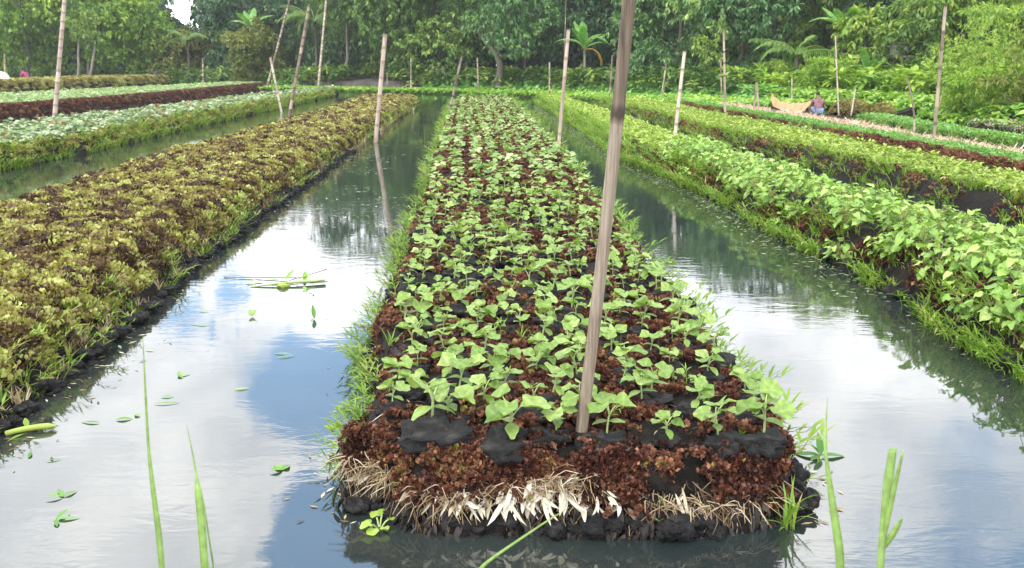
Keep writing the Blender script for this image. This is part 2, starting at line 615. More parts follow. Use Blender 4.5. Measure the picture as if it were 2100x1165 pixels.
# water
m, t = mat_new('pond_water')
geo = t.n('ShaderNodeNewGeometry')
pos = geo.outputs['Position']
mp = t.n('ShaderNodeMapping'); mp.inputs['Scale'].default_value = (0.55, 1.5, 1); t.l(pos, mp.inputs[0])
rip = t.noise(mp.outputs[0], 5.5, 3, 0.55, 0.6)
fine = t.noise(mp.outputs[0], 22.0, 2, 0.5, 0.3)
patch = t.ramp(t.noise(pos, 0.33, 3, 0.55), [(0.42, 0.10), (0.66, 1.0)])
hgt = t.math('MULTIPLY', t.math('ADD', rip, t.math('MULTIPLY', fine, 0.18)), patch)
bmp = t.n('ShaderNodeBump'); bmp.inputs['Strength'].default_value = 0.062; bmp.inputs['Distance'].default_value = 0.05
t.l(hgt, bmp.inputs['Height'])
p = t.n('ShaderNodeBsdfPrincipled')
t.l(t.ramp(t.noise(pos, 0.6, 3), [(0.35, (0.016, 0.024, 0.025)), (0.7, (0.032, 0.040, 0.036))]), p.inputs['Base Color'])
t.l(t.ramp(t.noise(pos, 1.3, 5, 0.6, 0.8), [(0.45, 0.015), (0.75, 0.09)]), p.inputs['Roughness'])
p.inputs['IOR'].default_value = 2.1
t.l(bmp.outputs[0], p.inputs['Normal'])
o_ = t.n('ShaderNodeOutputMaterial'); t.l(p.outputs[0], o_.inputs['Surface'])
M['water'] = m

# ------------------------------------------------------------------ setting: water, land
mb = MB()
xs = np.array([-900, -200, -60, -20, 0, 20, 60, 200, 900.0])
ys = np.array([-40, -5, 3, 20, 50, 100, 300, 1500.0])
X, Y = np.meshgrid(xs, ys, indexing='ij')
mb.add(np.stack([X, Y, 0 * X], -1), grid_faces(len(xs), len(ys))[:, ::-1])
tag(mb.build('water', M['water']), 'still pond water mirroring a cloudy sky between the floating beds', 'water', kind='structure')
mb = MB()
mb.add(np.stack([X, Y, 0 * X - 1.2], -1), grid_faces(len(xs), len(ys))[:, ::-1])
tag(mb.build('ground', M['mud']), 'muddy pond floor under the water', 'ground', kind='structure')

BANK = np.array([(-260, 105), (-120, 98), (-80, 95), (-45, 92), (-30, 86), (-22, 80), (-16, 76), (-8, 71), (0, 66), (6, 59), (10.3, 52.5), (13, 46), (15.2, 40), (15.3, 33), (15.0, 29.6), (15.4, 26.3), (17, 22), (24, 14), (40, 5), (120, -30)], float)
BN = np.array([(0, 1)] * 8 + [(0.1, 1), (0.3, 1), (0.5, 0.9), (0.8, 0.6), (1, 0.25), (1, 0.1), (1, 0.25), (1, 0.3), (1, 0.4), (1, 0.6), (0.8, 0.7), (0.6, 0.8)], float)
BN /= np.linalg.norm(BN, axis=1, keepdims=True)
seg = np.concatenate([[0], np.cumsum(np.linalg.norm(np.diff(BANK, axis=0), axis=1))])
BS = np.concatenate([np.linspace(0, seg[2], 12, endpoint=False), np.arange(seg[2], seg[-2], 0.8), np.linspace(seg[-2], seg[-1], 8)])


def bank_at(s, off):
    x = np.interp(s, seg, BANK[:, 0]); y = np.interp(s, seg, BANK[:, 1])
    nx = np.interp(s, seg, BN[:, 0]); ny = np.interp(s, seg, BN[:, 1])
    return x + nx * off, y + ny * off


def bank_z(x, off):
    tall = np.exp(-((np.asarray(x) + 12.5) / 4.5) ** 2) * 0.35
    k = np.clip((np.asarray(off) + 0.3) / 1.2, 0, 1)
    return -0.35 + (0.75 + tall) * k * k * (3 - 2 * k) + 0.05 * np.clip(off, 0, 6)


offs = np.array([-0.4, -0.1, 0.15, 0.4, 0.7, 1.1, 1.8, 3, 5, 9, 16, 30, 80, 300, 1200])
S, O = np.meshgrid(BS, offs, indexing='ij')
bx, by = bank_at(S, O + (fbm(S * 0.5, O * 0, 3) - 0.5) * 1.2 * (O < 3))
bz = bank_z(bx, O) + (fbm(bx * 0.9, by * 0.9, 5) - 0.5) * 0.35 * (O > -0.2)
mb = MB()
mb.add(np.stack([bx, by, bz], -1), grid_faces(len(BS), len(offs)))
tag(mb.build('terrain', M['bank']), 'dark earth bank along the far side of the pond', 'land', kind='structure')


# ------------------------------------------------------------------ floating beds
def sm(t, p=2.4):
    return 1 - (1 - np.clip(t, 0, 1)) ** p


class Bed:
    def __init__(self, L, Rr, y0, y1, ztop, el=0.12, er=0.12, ef=0.12, rough=0.035, seed=0):
        def arr(a):
            a = np.array([(q[0], q[1]) for q in a], float)
            a = a[np.argsort(a[:, 1])]
            d0 = (a[1] - a[0]) / (a[1, 1] - a[0, 1]); d1 = (a[-1] - a[-2]) / (a[-1, 1] - a[-2, 1])
            return np.concatenate([[a[0] - d0 * 30], a, [a[-1] + d1 * 60]])
        self.L, self.R = arr(L), arr(Rr)
        self.y0, self.y1, self.zt, self.el, self.er, self.ef, self.rough, self.seed = y0, y1, ztop, el, er, ef, rough, seed

    def xl(self, Y):
        return np.interp(Y, self.L[:, 1], self.L[:, 0]) + (fbm(np.asarray(Y) * 1.3, 0 * np.asarray(Y), self.seed + 1) - 0.5) * 0.16

    def xr(self, Y):
        return np.interp(Y, self.R[:, 1], self.R[:, 0]) + (fbm(np.asarray(Y) * 1.3, 0 * np.asarray(Y), self.seed + 2) - 0.5) * 0.16

    def wv(self, X):
        X = np.asarray(X, float)
        y = np.full_like(X, self.y0 + .1)
        e = np.minimum(X - self.xl(y), self.xr(y) - X)
        return (fbm(X * 3.0, 0 * X, self.seed + 4) - 0.5) * 0.14 - .20 * np.clip(1 - e / .32, 0, 1) ** 2

    def face(self, X, Z):
        s = np.clip((np.asarray(Z, float) + .14) / (self.zt + .14), 0, .97)
        return self.y0 - .05 - self.wv(X) + self.ef * (1 - (1 - s) ** (1 / 2.4))

    def z(self, X, Y):
        X = np.asarray(X, float); Y = np.asarray(Y, float)
        dl, dr = X - self.xl(Y), self.xr(Y) - X
        wv = self.wv(X)
        s = sm(dl / self.el) * sm(dr / self.er) * sm((Y - self.y0 + wv + 0.05) / self.ef) * sm((self.y1 - Y) / 0.6)
        n = (fbm(X * 7, Y * 7, self.seed + 3) - 0.5) * self.rough * 2 + (fbm(X * 22, Y * 22, self.seed + 5) - 0.5) * self.rough * 0.9
        und = (fbm(X * 0.8, Y * 0.8, self.seed + 8) - 0.5) * 0.06
        return -0.14 + (self.zt + 0.14 + und) * s + n * (0.35 + 0.65 * s)

    def body(self, parent, mat, nu=44, fine=0.03):
        v = [self.y0 - 0.06]
        while v[-1] < self.y1 + 0.1:
            near = v[-1] - self.y0
            st = fine * 0.5 if near < 0.35 and self.y0 < 6 else max(fine, 0.011 * v[-1])
            v.append(v[-1] + st)
        v = np.array(v)
        u = np.linspace(-1, 1, nu)
        u = 0.5 + 0.5 * np.sign(u) * (1 - (1 - np.abs(u)) ** 1.7)
        U, Vv = np.meshgrid(u, v, indexing='ij')
        xl, xr = self.xl(Vv) - 0.03, self.xr(Vv) + 0.03
        Xb = xl + U * (xr - xl)
        Zb = self.z(Xb, Vv)
        fm = np.clip(1 - (Vv - self.y0) / .22, 0, 1)
        amp = .16 if self.y0 < 6 else .05
        Yb_ = Vv - fm * amp * (fbm(Xb * 5, Zb * 6, self.seed + 9) - .5) - fm * amp * .5 * (fbm(Xb * 17, Zb * 22, self.seed + 6) - .5)
        em = np.clip(1 - np.minimum(Xb - xl, xr - Xb) / .2, 0, 1) * np.where(Xb - xl < xr - Xb, -1, 1)
        Xb = Xb + em * amp * .6 * (fbm(Vv * 5, Zb * 7, self.seed + 10) - .5)
        mbb = MB()
        mbb.add(np.stack([Xb, Yb_, Zb], -1), grid_faces(nu, len(v)))
        return mbb.build('soil', mat, parent)

    def sample(self, n, y0, y1, ml=0.0, mr=0.0, fall=8.0, power=1.0):
        ys = np.linspace(y0, y1, 400)
        wd = np.maximum(self.xr(ys) - self.xl(ys) - ml - mr, 0.01)
        pdf = wd / (1 + (ys / fall) ** 2) ** (0.5 * power)
        cdf = np.cumsum(pdf); cdf = (cdf - cdf[0]) / (cdf[-1] - cdf[0])
        Y = np.interp(RNG.random(n), cdf, ys)
        xl, xr = self.xl(Y) + ml, self.xr(Y) - mr
        X = xl + RNG.random(n) * (xr - xl)
        lod = (1 + (Y / fall) ** 2) ** (0.25 * power)
        return X, Y, lod


def P3(X, Y, Z):
    return np.stack([X, Y, Z], 1)


def L_(px, z=0.0, dx=0.0):
    out = []
    for (x, y) in px:
        q = gp(x, y, z)
        out.append((q.x + dx, q.y))
    return out


# prototypes of small growth
def rosette(seed, n=15, r=0.026):
    g = np.random.default_rng(seed)
    parts = []
    lf = leaf(0.020, 0.016, 2, 0.5, 0.55, -0.5)
    for i in range(n):
        t = i / n
        a = i * 2.4 + g.uniform(-.3, .3)
        ln = r * (t - 0.5) * 2.0
        P = place(lf, eul(0, 0, a) @ eul(g.uniform(0.3, 1.0), 0, 0), (0, 0, 0))
        off = np.array([ln, g.uniform(-.006, .006), 0.012 * math.sin(math.pi * t) + g.uniform(0, .008)])
        parts.append((P[0] + off, P[1], g.uniform(-.2, .25)))
    return merge(parts)


def curl_clump(seed, n=30, r=0.05, ll=0.023):
    g = np.random.default_rng(seed)
    parts = []
    for i in range(n):
        lf = leaf(ll * g.uniform(.7, 1.25), ll * g.uniform(.8, 1.2), 2, 0.62, 0.5, g.uniform(-.9, -.2), 0.55, 0.08)
        a = i * 2.4
        rad = r * math.sqrt((i + 0.5) / n)
        tilt = g.uniform(0.35, 1.15)
        P = place(lf, eul(0, 0, a) @ eul(tilt, 0, 0))
        off = np.array([-math.sin(a) * rad, math.cos(a) * rad, 0.035 * (1 - (rad / r) ** 2) + g.uniform(-.006, .012)])
        parts.append((P[0] + off, P[1], g.uniform(-.14, .16)))
    return merge(parts)


def tuft(seed, n=9, h=0.14, w_=0.010, spread=0.9):
    g = np.random.default_rng(seed)
    parts = []
    for i in range(n):
        hh = h * g.uniform(.5, 1.15)
        lf = leaf(hh, w_ * g.uniform(.7, 1.3), 4, 0.3, 0.35, g.uniform(.2, .8))
        el = math.pi / 2 - abs(g.normal(0, spread * 0.5))
        P = place(lf, eul(0, 0, g.uniform(0, 6.28)) @ eul(max(el, 0.2), 0, 0), (g.uniform(-.02, .02), g.uniform(-.02, .02), 0))
        parts.append(P + (g.uniform(-.12, .12),))
    return merge(parts)


def runner(seed, h=0.16):
    """creeping water grass: a stem with alternate blades"""
    g = np.random.default_rng(seed)
    parts = []
    path = curve_pts((0, 0, 0), (0, h * 0.75, h * 0.75), 6, (0, 0.0, 0.03), 0.004, seed)
    V, q, tr = tube(path, np.linspace(.003, .0015, 6), 4)
    parts.append((V, [q, tr], 0.15))
    for i in range(1, 6):
        for sgn in ((1,) if i % 2 else (-1,)):
            lf = leaf(h * g.uniform(.38, .6), 0.013 * g.uniform(.8, 1.3), 3, 0.3, 0.3, g.uniform(.1, .7))
            P = place(lf, eul(g.uniform(.2, .9), 0, sgn * g.uniform(.5, 1.2)), path[i])
            parts.append(P + (g.uniform(-.12, .12),))
    lf = leaf(h * .5, 0.012, 3, 0.3, 0.3, .2)
    parts.append(place(lf, eul(.8, 0, 0), path[-1]) + (0.05,))
    return merge(parts)


def sprout(seed, h=0.13, n=5, L=0.075, W=0.04):
    g = np.random.default_rng(seed)
    parts = []
    V, q, tr = tube(curve_pts((0, 0, 0), (g.normal(0, .015), g.normal(0, .015), h), 4), 0.0035, 4)
    parts.append((V, [q, tr], 0.3))
    for i in range(n):
        lf = leaf(L * g.uniform(.7, 1.2), W * g.uniform(.7, 1.2), 3, 0.45, 0.3, g.uniform(.1, .8))
        a = i * 2.4 + g.uniform(-.4, .4)
        parts.append(place(lf, eul(0, 0, a) @ eul(g.uniform(-.1, .7), 0, 0), (0, 0, h * g.uniform(.55, 1.0))) + (g.uniform(-.2, .2),))
    return merge(parts)


ROS = [rosette(s) for s in range(6)]
CURL = [curl_clump(s) for s in range(8)]
TUFT = [tuft(s) for s in range(5)]
RUN = [runner(s) for s in range(6)]
SPR = [sprout(s) for s in range(6)]


def spread(mb, protos, X, Y, Z, scale, rnd, tilt=0.25, mat=0, tdir=None):
    k = RNG.integers(0, len(protos), len(X))
    for i, p_ in enumerate(protos):
        s = k == i
        n = int(s.sum())
        if n:
            mb.scatter(p_, P3(X[s], Y[s], Z[s]), rots(RNG.uniform(0, 6.283, n), np.abs(RNG.normal(0, tilt, n)), None if tdir is None else tdir[s]), scale[s], rnd[s], mat)


def fringe(bed, parent, side, n, y0, y1, protos=None, mat='grass', sc=1.0, band=(-0.06, 0.16), fall=10, clump=0.0, name='edge_grass', zlift=0.0):
    """plants along one side of a bed, leaning out over the water"""
    protos = protos or (RUN + TUFT)
    ys = np.linspace(y0, y1, 400)
    pdf = 1 / (1 + (ys / fall) ** 2) ** 0.5
    cdf = np.cumsum(pdf); cdf = (cdf - cdf[0]) / (cdf[-1] - cdf[0])
    Y = np.interp(RNG.random(n), cdf, ys)
    if clump:
        keep = vnoise(Y * 1.6, 0 * Y, 91) + RNG.normal(0, .12, n) > clump
        Y = Y[keep]
    n = len(Y)
    u = RNG.uniform(band[0], band[1], n)
    X = bed.xl(Y) + u if side < 0 else bed.xr(Y) - u
    Z = np.maximum(bed.z(X, Y) - 0.01, -0.005) + zlift
    lod = (1 + (Y / fall) ** 2) ** 0.25
    k = RNG.integers(0, len(protos), n)
    mb = MB()
    out = np.pi / 2 * side      # runner stems grow along +Y: turn them outwards
    for i, p_ in enumerate(protos):
        s = k == i
        m_ = int(s.sum())
        if m_:
            mb.scatter(p_, P3(X[s], Y[s], Z[s]), rots(-out + RNG.normal(0, .8, m_)), sc * lod[s] * RNG.uniform(.6, 1.25, m_), np.clip(RNG.normal(.5, .22, m_), 0, 1))
    return tag(mb.build(name, M[mat], parent), kind='stuff')


def weed_cover(bed, parent, name, mat, protos, n, y0, y1, sc, ml=0.02, mr=0.02, fall=7, rndf=None, tilt=.35, lift=0.0, keepf=None):
    X, Y, lod = bed.sample(n, y0, y1, ml, mr, fall)
    if keepf is not None:
        k = keepf(X, Y)
        X, Y, lod = X[k], Y[k], lod[k]
    mb = MB()
    spread(mb, protos, X, Y, bed.z(X, Y) + lift, sc * lod * RNG.uniform(.7, 1.3, len(X)), rndf(X, Y), tilt)
    return tag(mb.build(name, M[mat], parent), kind='stuff')


def crop(name, label, cat, bed, mat, protos, n, y0, y1, sc, ml=.12, mr=.12, fall=12, keepf=None, rnd=(.5, .22), tilt=.2):
    X, Y, lod = bed.sample(n, y0, y1, ml, mr, fall)
    if keepf is not None:
        k = keepf(X, Y)
        X, Y, lod = X[k], Y[k], lod[k]
    mb = MB()
    spread(mb, protos, X, Y, bed.z(X, Y) - .005, sc * lod * RNG.uniform(.75, 1.25, len(X)), np.clip(RNG.normal(rnd[0], rnd[1], len(X)), 0, 1), tilt)
    return tag(mb.build(name, M[mat]), label, cat, kind='stuff')


# ---- centre bed
CB = Bed(L_([(752, 925), (800, 590), (893, 330), (930, 215), (945, 197)], .3, -.06), L_([(1632, 925), (1385, 590), (1165, 330), (1058, 215), (1030, 197)], .3, .06), 3.27, 47.5, 0.30, .14, .14, .21, .03, 20)
cb = thing('floating_bed', 'nearest floating bed with rows of gourd seedlings in red and black mulch', 'floating bed', (0, 0, 0))
CB.body(cb, M['mud'], 60, .025)
weed_cover(CB, cb, 'red_weed_cover', 'redweed', ROS, 24000, 3.3, 46, 1.15, .02, .02, 5, lambda X, Y: np.clip(.02 + .85 * fbm(X * 5, Y * 5, 31) + RNG.normal(0, .17, len(X)), 0, .99), .5, .008,
           lambda X, Y: (fbm(X * 3.2, Y * 3.2, 77) + RNG.normal(0, .06, len(X)) > np.where(Y < 3.55, .40, .45)))
fringe(CB, cb, -1, 1100, 3.6, 46, RUN, sc=.85, band=(-.09, .05), fall=9, clump=.22)
fringe(CB, cb, 1, 900, 3.6, 46, RUN, sc=1.0, band=(-.06, .08), fall=10, clump=.35)
X, Y, lod = CB.sample(150, 3.5, 12, .05, .05, 6)
m_ = MB(); spread(m_, TUFT + RUN, X, Y, CB.z(X, Y) + .005, RNG.uniform(.35, .85, len(X)), np.clip(RNG.normal(.5, .2, len(X)), 0, 1), .25)
tag(m_.build('small_weeds', M['grass'], cb), kind='stuff')
X, Y, lod = CB.sample(230, 3.4, 12, .03, .03, 5)
m_ = MB(); spread(m_, [leaf(.14, .006, 3, .4, .2, .1), leaf(.08, .010, 3, .4, .3, .3)], X, Y, CB.z(X, Y) + .022, RNG.uniform(.5, 1.2, len(X)), np.clip(RNG.normal(.4, .25, len(X)), 0, 1), .12)
tag(m_.build('straw_bits', M['straw'], cb), kind='stuff')
# mud clods hanging along the waterline
g = np.random.default_rng(5)


def clod(seed):
    import bmesh
    bm = bmesh.new()
    bmesh.ops.create_icosphere(bm, subdivisions=3, radius=1)
    V = np.array([v.co[:] for v in bm.verts]); Fc = np.array([[v.index for v in f.verts] for f in bm.faces])
    bm.free()
    d = 1 + .6 * (fbm(V[:, 0] * 2 + seed * 9, V[:, 1] * 2 + V[:, 2] * 2.3, seed) - .5) * 2 + .34 * (fbm(V[:, 0] * 6 + seed, V[:, 1] * 6 + V[:, 2] * 5, seed + 3) - .5) * 2
    return V * d[:, None], Fc


CLOD = [clod(s) for s in range(5)]


def clods(bed, parent, n, y0, y1, sides=(-1, 1), front=0, sc=.06):
    mb = MB()
    Xs, Ys = [], []
    for s in sides:
        Y = np.sort(RNG.uniform(y0, y1, n))
        Ys.append(Y)
        Xs.append((bed.xl(Y) if s < 0 else bed.xr(Y)) - s * RNG.uniform(-.04, .05, n) * -1)
    if front:
        X = RNG.uniform(bed.xl(bed.y0 + .1), bed.xr(bed.y0 + .1), front)
        Xs.append(X); Ys.append(bed.y0 - .04 + RNG.uniform(-.04, .06, front) - bed.wv(X))
    X, Y = np.concatenate(Xs), np.concatenate(Ys)
    sc_ = sc * RNG.uniform(.5, 1.4, len(X))
    S3 = np.stack([sc_ * RNG.uniform(.8, 1.5, len(X)), sc_ * RNG.uniform(.8, 1.4, len(X)), sc_ * RNG.uniform(.5, .9, len(X))], 1)
    k = RNG.integers(0, 5, len(X))
    for i in range(5):
        s = k == i
        mb.scatter(CLOD[i], P3(X[s], Y[s], RNG.uniform(-.02, .07, s.sum())), rots(RNG.uniform(0, 6.28, s.sum())), S3[s], np.full(s.sum(), .5))
    return tag(mb.build('mud_clods', M['mudball'], parent), kind='stuff')


clods(CB, cb, 200, 3.3, 16, (-1, 1), 80, .036)

m_ = MB()
n = 2600
X = RNG.uniform(-.74, 1.22, n); Zf = .305 - .19 * RNG.random(n) ** 1.4
Zf = np.where(X > .5, Zf - .05 * RNG.random(n), Zf)
Yf = CB.face(X, Zf) + RNG.normal(-.012, .014, n)
kf = fbm(X * 5, Zf * 8, 15) > .42
spread(m_, ROS, X[kf], Yf[kf], Zf[kf], RNG.uniform(.9, 1.5, kf.sum()), np.clip(.02 + .85 * fbm(X[kf] * 6, Zf[kf] * 8, 16) + RNG.normal(0, .18, kf.sum()), 0, .99), .9)
tag(m_.build('red_weed_face', M['redweed'], cb), kind='stuff')
m_ = MB()
for i in range(340):                                              # old roots over the mud face
    x = RNG.uniform(-.72, 1.2); z0 = RNG.uniform(.05, .22)
    y_ = float(CB.face(np.array([x]), np.array([z0]))[0]) - .02
    d_ = np.array([RNG.normal(0, .6), -.25 - .3 * RNG.random(), -1.0]); d_ /= np.linalg.norm(d_)
    ln = RNG.uniform(.04, .15)
    pt = curve_pts((x, y_, z0), np.array((x, y_, z0)) + d_ * ln, 4, (RNG.normal(0, .012), -.01, 0))
    V, q, tr = tube(pt, np.array([.0016, .0014, .0011, .0006]) * RNG.uniform(.7, 1.6), 4)
    b0 = m_.n; m_.add(V, q, float(np.clip(RNG.normal(.25, .25), 0, 1))); m_.F.append((tr + b0).astype(np.int32)); m_.M.append(np.zeros(len(tr), np.int32))
tag(m_.build('root_fringe', M['straw'], cb), kind='stuff')
m_ = MB()
n = 620
X = RNG.uniform(-.78, 1.24, n); Zf = RNG.uniform(-.01, .15, n)
Yf = CB.face(X, Zf) - RNG.uniform(.0, .05, n)
dd = np.stack([RNG.normal(0, .55, n), -RNG.uniform(.1, .7, n), -np.ones(n)], 1)
m_.scatter(leaf(.10, .030, 4, .45, .5, .35, .3, .12), P3(X, Yf, Zf), lookrot(dd, RNG.normal(0, .8, n)), RNG.uniform(.4, 1.15, n), np.clip(RNG.normal(.4, .25, n), 0, 1))
M['rotten'] = leaf_mat('rotten_leaf', [(0, (.012, .010, .010)), (.5, (.035, .028, .025)), (.85, (.085, .066, .052)), (1, (.22, .16, .10))], .45, .05, noise=.5, nscale=60)
tag(m_.build('rotten_leaf_fringe', M['rotten'], cb), kind='stuff')
# straw and bleached leaves sticking out of the front edge
mbs, mbl = MB(), MB()
for i in range(1500):
    big = g.random() < .82
    x = (g.uniform(-.74, .42) if big else g.uniform(.42, 1.15))
    zz0 = .185 + .04 * math.sin(x * 5) - (.04 if not big else 0) + g.normal(0, .02)
    yy0 = float(CB.face(np.array([x]), np.array([zz0]))[0]) + g.uniform(-.045, .015)
    if float(vnoise(np.array([x * 4.5]), np.array([3.0]), 66)[0]) < g.uniform(.1, .75):
        continue
    flat_ = g.random() < .6
    ln = g.uniform(.05, .17) if flat_ else g.uniform(.03, .10)
    az = g.uniform(-1.45, 1.45) if flat_ else g.normal(0, .7)
    dn = g.uniform(-.45, .3) if flat_ else g.uniform(-1.4, -.6)
    p0 = np.array([x, yy0, zz0])
    d = np.array([math.sin(az) * math.cos(dn), -abs(math.cos(az)) * math.cos(dn) * .6, math.sin(dn)])
    path = np.array([p0, p0 + d * ln * .5 + g.normal(0, .006, 3), p0 + d * ln + np.array([0, -.004, -ln * .22])])
    V, q, tr = tube(path, np.array([.0022, .0018, .0008]) * g.uniform(.6, 1.5), 4)
    b0 = mbs.n
    mbs.add(V, q, np.clip(g.normal(.55, .22), 0, 1)); mbs.F.append((tr + b0).astype(np.int32)); mbs.M.append(np.zeros(len(tr), np.int32))
for i in range(105):
    x = .02 + .16 * g.normal() if g.random() < .72 else g.uniform(-.7, .75)
    lf = leaf(g.uniform(.06, .14), g.uniform(.012, .028), 4, .45, g.uniform(.2, .6), g.uniform(-.2, .5), 0, .05)
    zl = g.uniform(.13, .205)
    yy0 = float(CB.face(np.array([x]), np.array([zl]))[0])
    Pm = place(lf, eul(0, 0, math.pi + g.normal(0, .5)) @ eul(g.uniform(-1.35, -.55), g.normal(0, .7), 0), (x, yy0 + g.uniform(-.045, -.01), zl))
    mbl.add(Pm[0], Pm[1], np.clip(g.normal(.6, .25), 0, 1))
tag(mbs.build('straw_fringe', M['straw'], cb), kind='stuff')
tag(mbl.build('dry_leaf_fringe', M['dryleaf'], cb), kind='stuff')


# ---- gourd seedlings
def seedling_parts(seed):
    g = np.random.default_rng(100 + seed)
    h = g.uniform(.085, .12)
    top = np.array([g.normal(0, .012), g.normal(0, .012), h])
    parts = {}
    mb_ = MB()
    add_tube(mb_, curve_pts((0, 0, -.02), top, 6, (g.normal(0, .008), g.normal(0, .008), 0)), np.linspace(.0058, .0042, 6), 7, .5)
    leaves = []
    a0 = g.uniform(0, 6.28)
    for i in range(2):                                            # the two seed leaves
        lf = leaf(g.uniform(.072, .092), g.uniform(.044, .054), 6, .5, .25, g.uniform(.1, .6), .3, .02)
        a = a0 + i * math.pi + g.normal(0, .25)
        leaves.append(('seed_leaf', place(lf, eul(0, 0, a) @ eul(g.uniform(-.15, .3), 0, 0), top * .62)))
    n = int(g.integers(3, 6))
    for i in range(n):
        r = g.uniform(.046, .066) * (1.0 if i < n - 1 else .75)
        a = a0 + 1.57 + i * 2.3 + g.normal(0, .3)
        pl = g.uniform(.035, .08)
        el = g.uniform(.65, 1.3)
        d = np.array([-math.sin(a) * math.cos(el), math.cos(a) * math.cos(el), math.sin(el)])
        e = top * (.8 + .2 * i / n) + d * pl
        add_tube(mb_, curve_pts(top * (.8 + .2 * i / n), e, 4, (0, 0, .006)), np.linspace(.0034, .0026, 4), 6, .6)
        lf = round_leaf(r, 5, g.uniform(.10, .26), g.uniform(.10, .5), seed * 10 + i, 20)
        leaves.append(('leaf', place((lf[0], lf[1]), eul(0, 0, a) @ eul(g.uniform(-.35, .65), g.normal(0, .25), 0), e - d * r * .12)))
    return mb_, leaves


def mud_ball(seed):
    V, Fc = CLOD[seed % 5]
    g_ = np.random.default_rng(seed)
    return V * np.array([.098, .09, .046]) * g_.uniform(.85, 1.15) + np.array([.0, -.035, -.016]), Fc


NV = 12
proto_parts, proto_single = [], []
for s in range(NV):
    stem_mb, lvs = seedling_parts(s)
    group_ = 'gourd seedlings on the nearest floating bed'
    meshes = [('stem', stem_mb.mesh('stem', M['gourd_stem']))]
    for i, (nm, P) in enumerate(lvs):
        m_ = MB()
        fl = P[1] if isinstance(P[1], list) else [P[1]]
        b_ = m_.n
        m_.add(P[0], fl[0], veins(P[0], .22 + .5 * (((i * 37 + s * 13) % 10) / 10)))
        for f in fl[1:]:
            m_.F.append(f.astype(np.int32)); m_.M.append(np.zeros(len(f), np.int32))
        meshes.append((nm, m_.mesh(nm, M['gourd'])))
    m_ = MB(); V, Fc = mud_ball(s); m_.add(V, Fc)
    meshes.append(('mud_ball', m_.mesh('mud_ball', M['mudball'])))
    proto_parts.append(meshes)
    # the same plant as a single mesh for the ones too far to show parts
    m_ = MB()
    for V, F_ in [(np.concatenate(stem_mb.V), stem_mb.F)]:
        m_.V.append(V); m_.n += len(V); m_.A.append(np.full(len(V), .6, np.float32))
        for f in F_:
            m_.F.append(f); m_.M.append(np.full(len(f), 1, np.int32))
    for i, (nm, P) in enumerate(lvs):
        fl = P[1] if isinstance(P[1], list) else [P[1]]
        b_ = m_.n
        m_.add(P[0], fl[0], veins(P[0], .22 + .5 * (((i * 37 + s * 13) % 10) / 10)))
        for f in fl[1:]:
            m_.F.append((f + b_).astype(np.int32)); m_.M.append(np.zeros(len(f), np.int32))
    V, Fc = mud_ball(s)
    m_.add(V, Fc, .5, 2)
    proto_single.append(m_.mesh('gourd_seedling', [M['gourd'], M['gourd_stem'], M['mudball']]))

front_px = [(885, 898, 'seedling at the left corner of the front row of the nearest bed'),
            (1045, 910, 'front row seedling second from the left corner of the nearest bed'),
            (1140, 905, 'front row seedling just left of the foreground bamboo pole'),
            (1245, 905, 'front row seedling just right of the foreground bamboo pole'),
            (1370, 915, 'front row seedling third from the right corner of the nearest bed'),
            (1472, 908, 'front row seedling second from the right corner of the nearest bed'),
            (1562, 905, 'front row seedling nearest the right corner of the bed')]
SPOT = [(gp(x, y, .3), lab) for x, y, lab in front_px]
Yc = SPOT[0][0].y + .23
row = 0
while Yc < 15.4:
    xl, xr = float(CB.xl(Yc)) + .2, float(CB.xr(Yc)) - .16
    n = max(5, int(round((xr - xl) / .245)) + 1)
    for i in range(n):
        x = xl + (xr - xl) * (i + (.25 if row % 2 else -.05)) / (n - 1 + .3) + RNG.normal(0, .03)
        SPOT.append((Vector((x, Yc + RNG.normal(0, .045), 0)), None))
    Yc += .205 + .004 * Yc
    row += 1
SPOT = SPOT[:300]
for i, (p_, lab) in enumerate(SPOT):
    v = int(RNG.integers(0, NV))
    sc = float(np.clip(RNG.normal(.84 if p_.y < 6 else .74, .17), .45, 1.15)) * (1.2 if lab else 1.0)
    z = float(CB.z(np.array([p_.x]), np.array([p_.y]))[0]) + .03
    lab2 = lab or ('young gourd seedling growing in a black mud ball, behind the front row' if p_.y < 8 else 'young gourd seedling among many alike, farther down the nearest bed')
    if p_.y < 8.0:
        o = thing('gourd_seedling', lab2, 'seedling', (p_.x, p_.y, z), float(RNG.uniform(-.9, .9)), group_)
        for nm, me in proto_parts[v]:
            c = bpy.data.objects.new(nm, me); COL.objects.link(c); c.parent = o
    else:
        o = bpy.data.objects.new('gourd_seedling', proto_single[v]); COL.objects.link(o)
        o.location = (p_.x, p_.y, z); o.rotation_euler = (0, 0, float(RNG.uniform(-.9, .9)))
        tag(o, lab2, 'seedling', group_)
    o.scale = (sc, sc, sc)
Y_END = max(p_.y for p_, l in SPOT)


def gourd_far(seed):
    g = np.random.default_rng(seed)
    parts = []
    for i in range(5):
        V, F_ = round_leaf(g.uniform(.04, .06), 5, .15, g.uniform(.1, .4), seed * 7 + i, 8)
        a = i * 2.4
        parts.append(place((V, F_), eul(0, 0, a) @ eul(g.uniform(-.3, .5), g.normal(0, .2), 0), (-math.sin(a) * .03, math.cos(a) * .03, g.uniform(.07, .17))) + (g.uniform(-.2, .2),))
    return merge(parts)


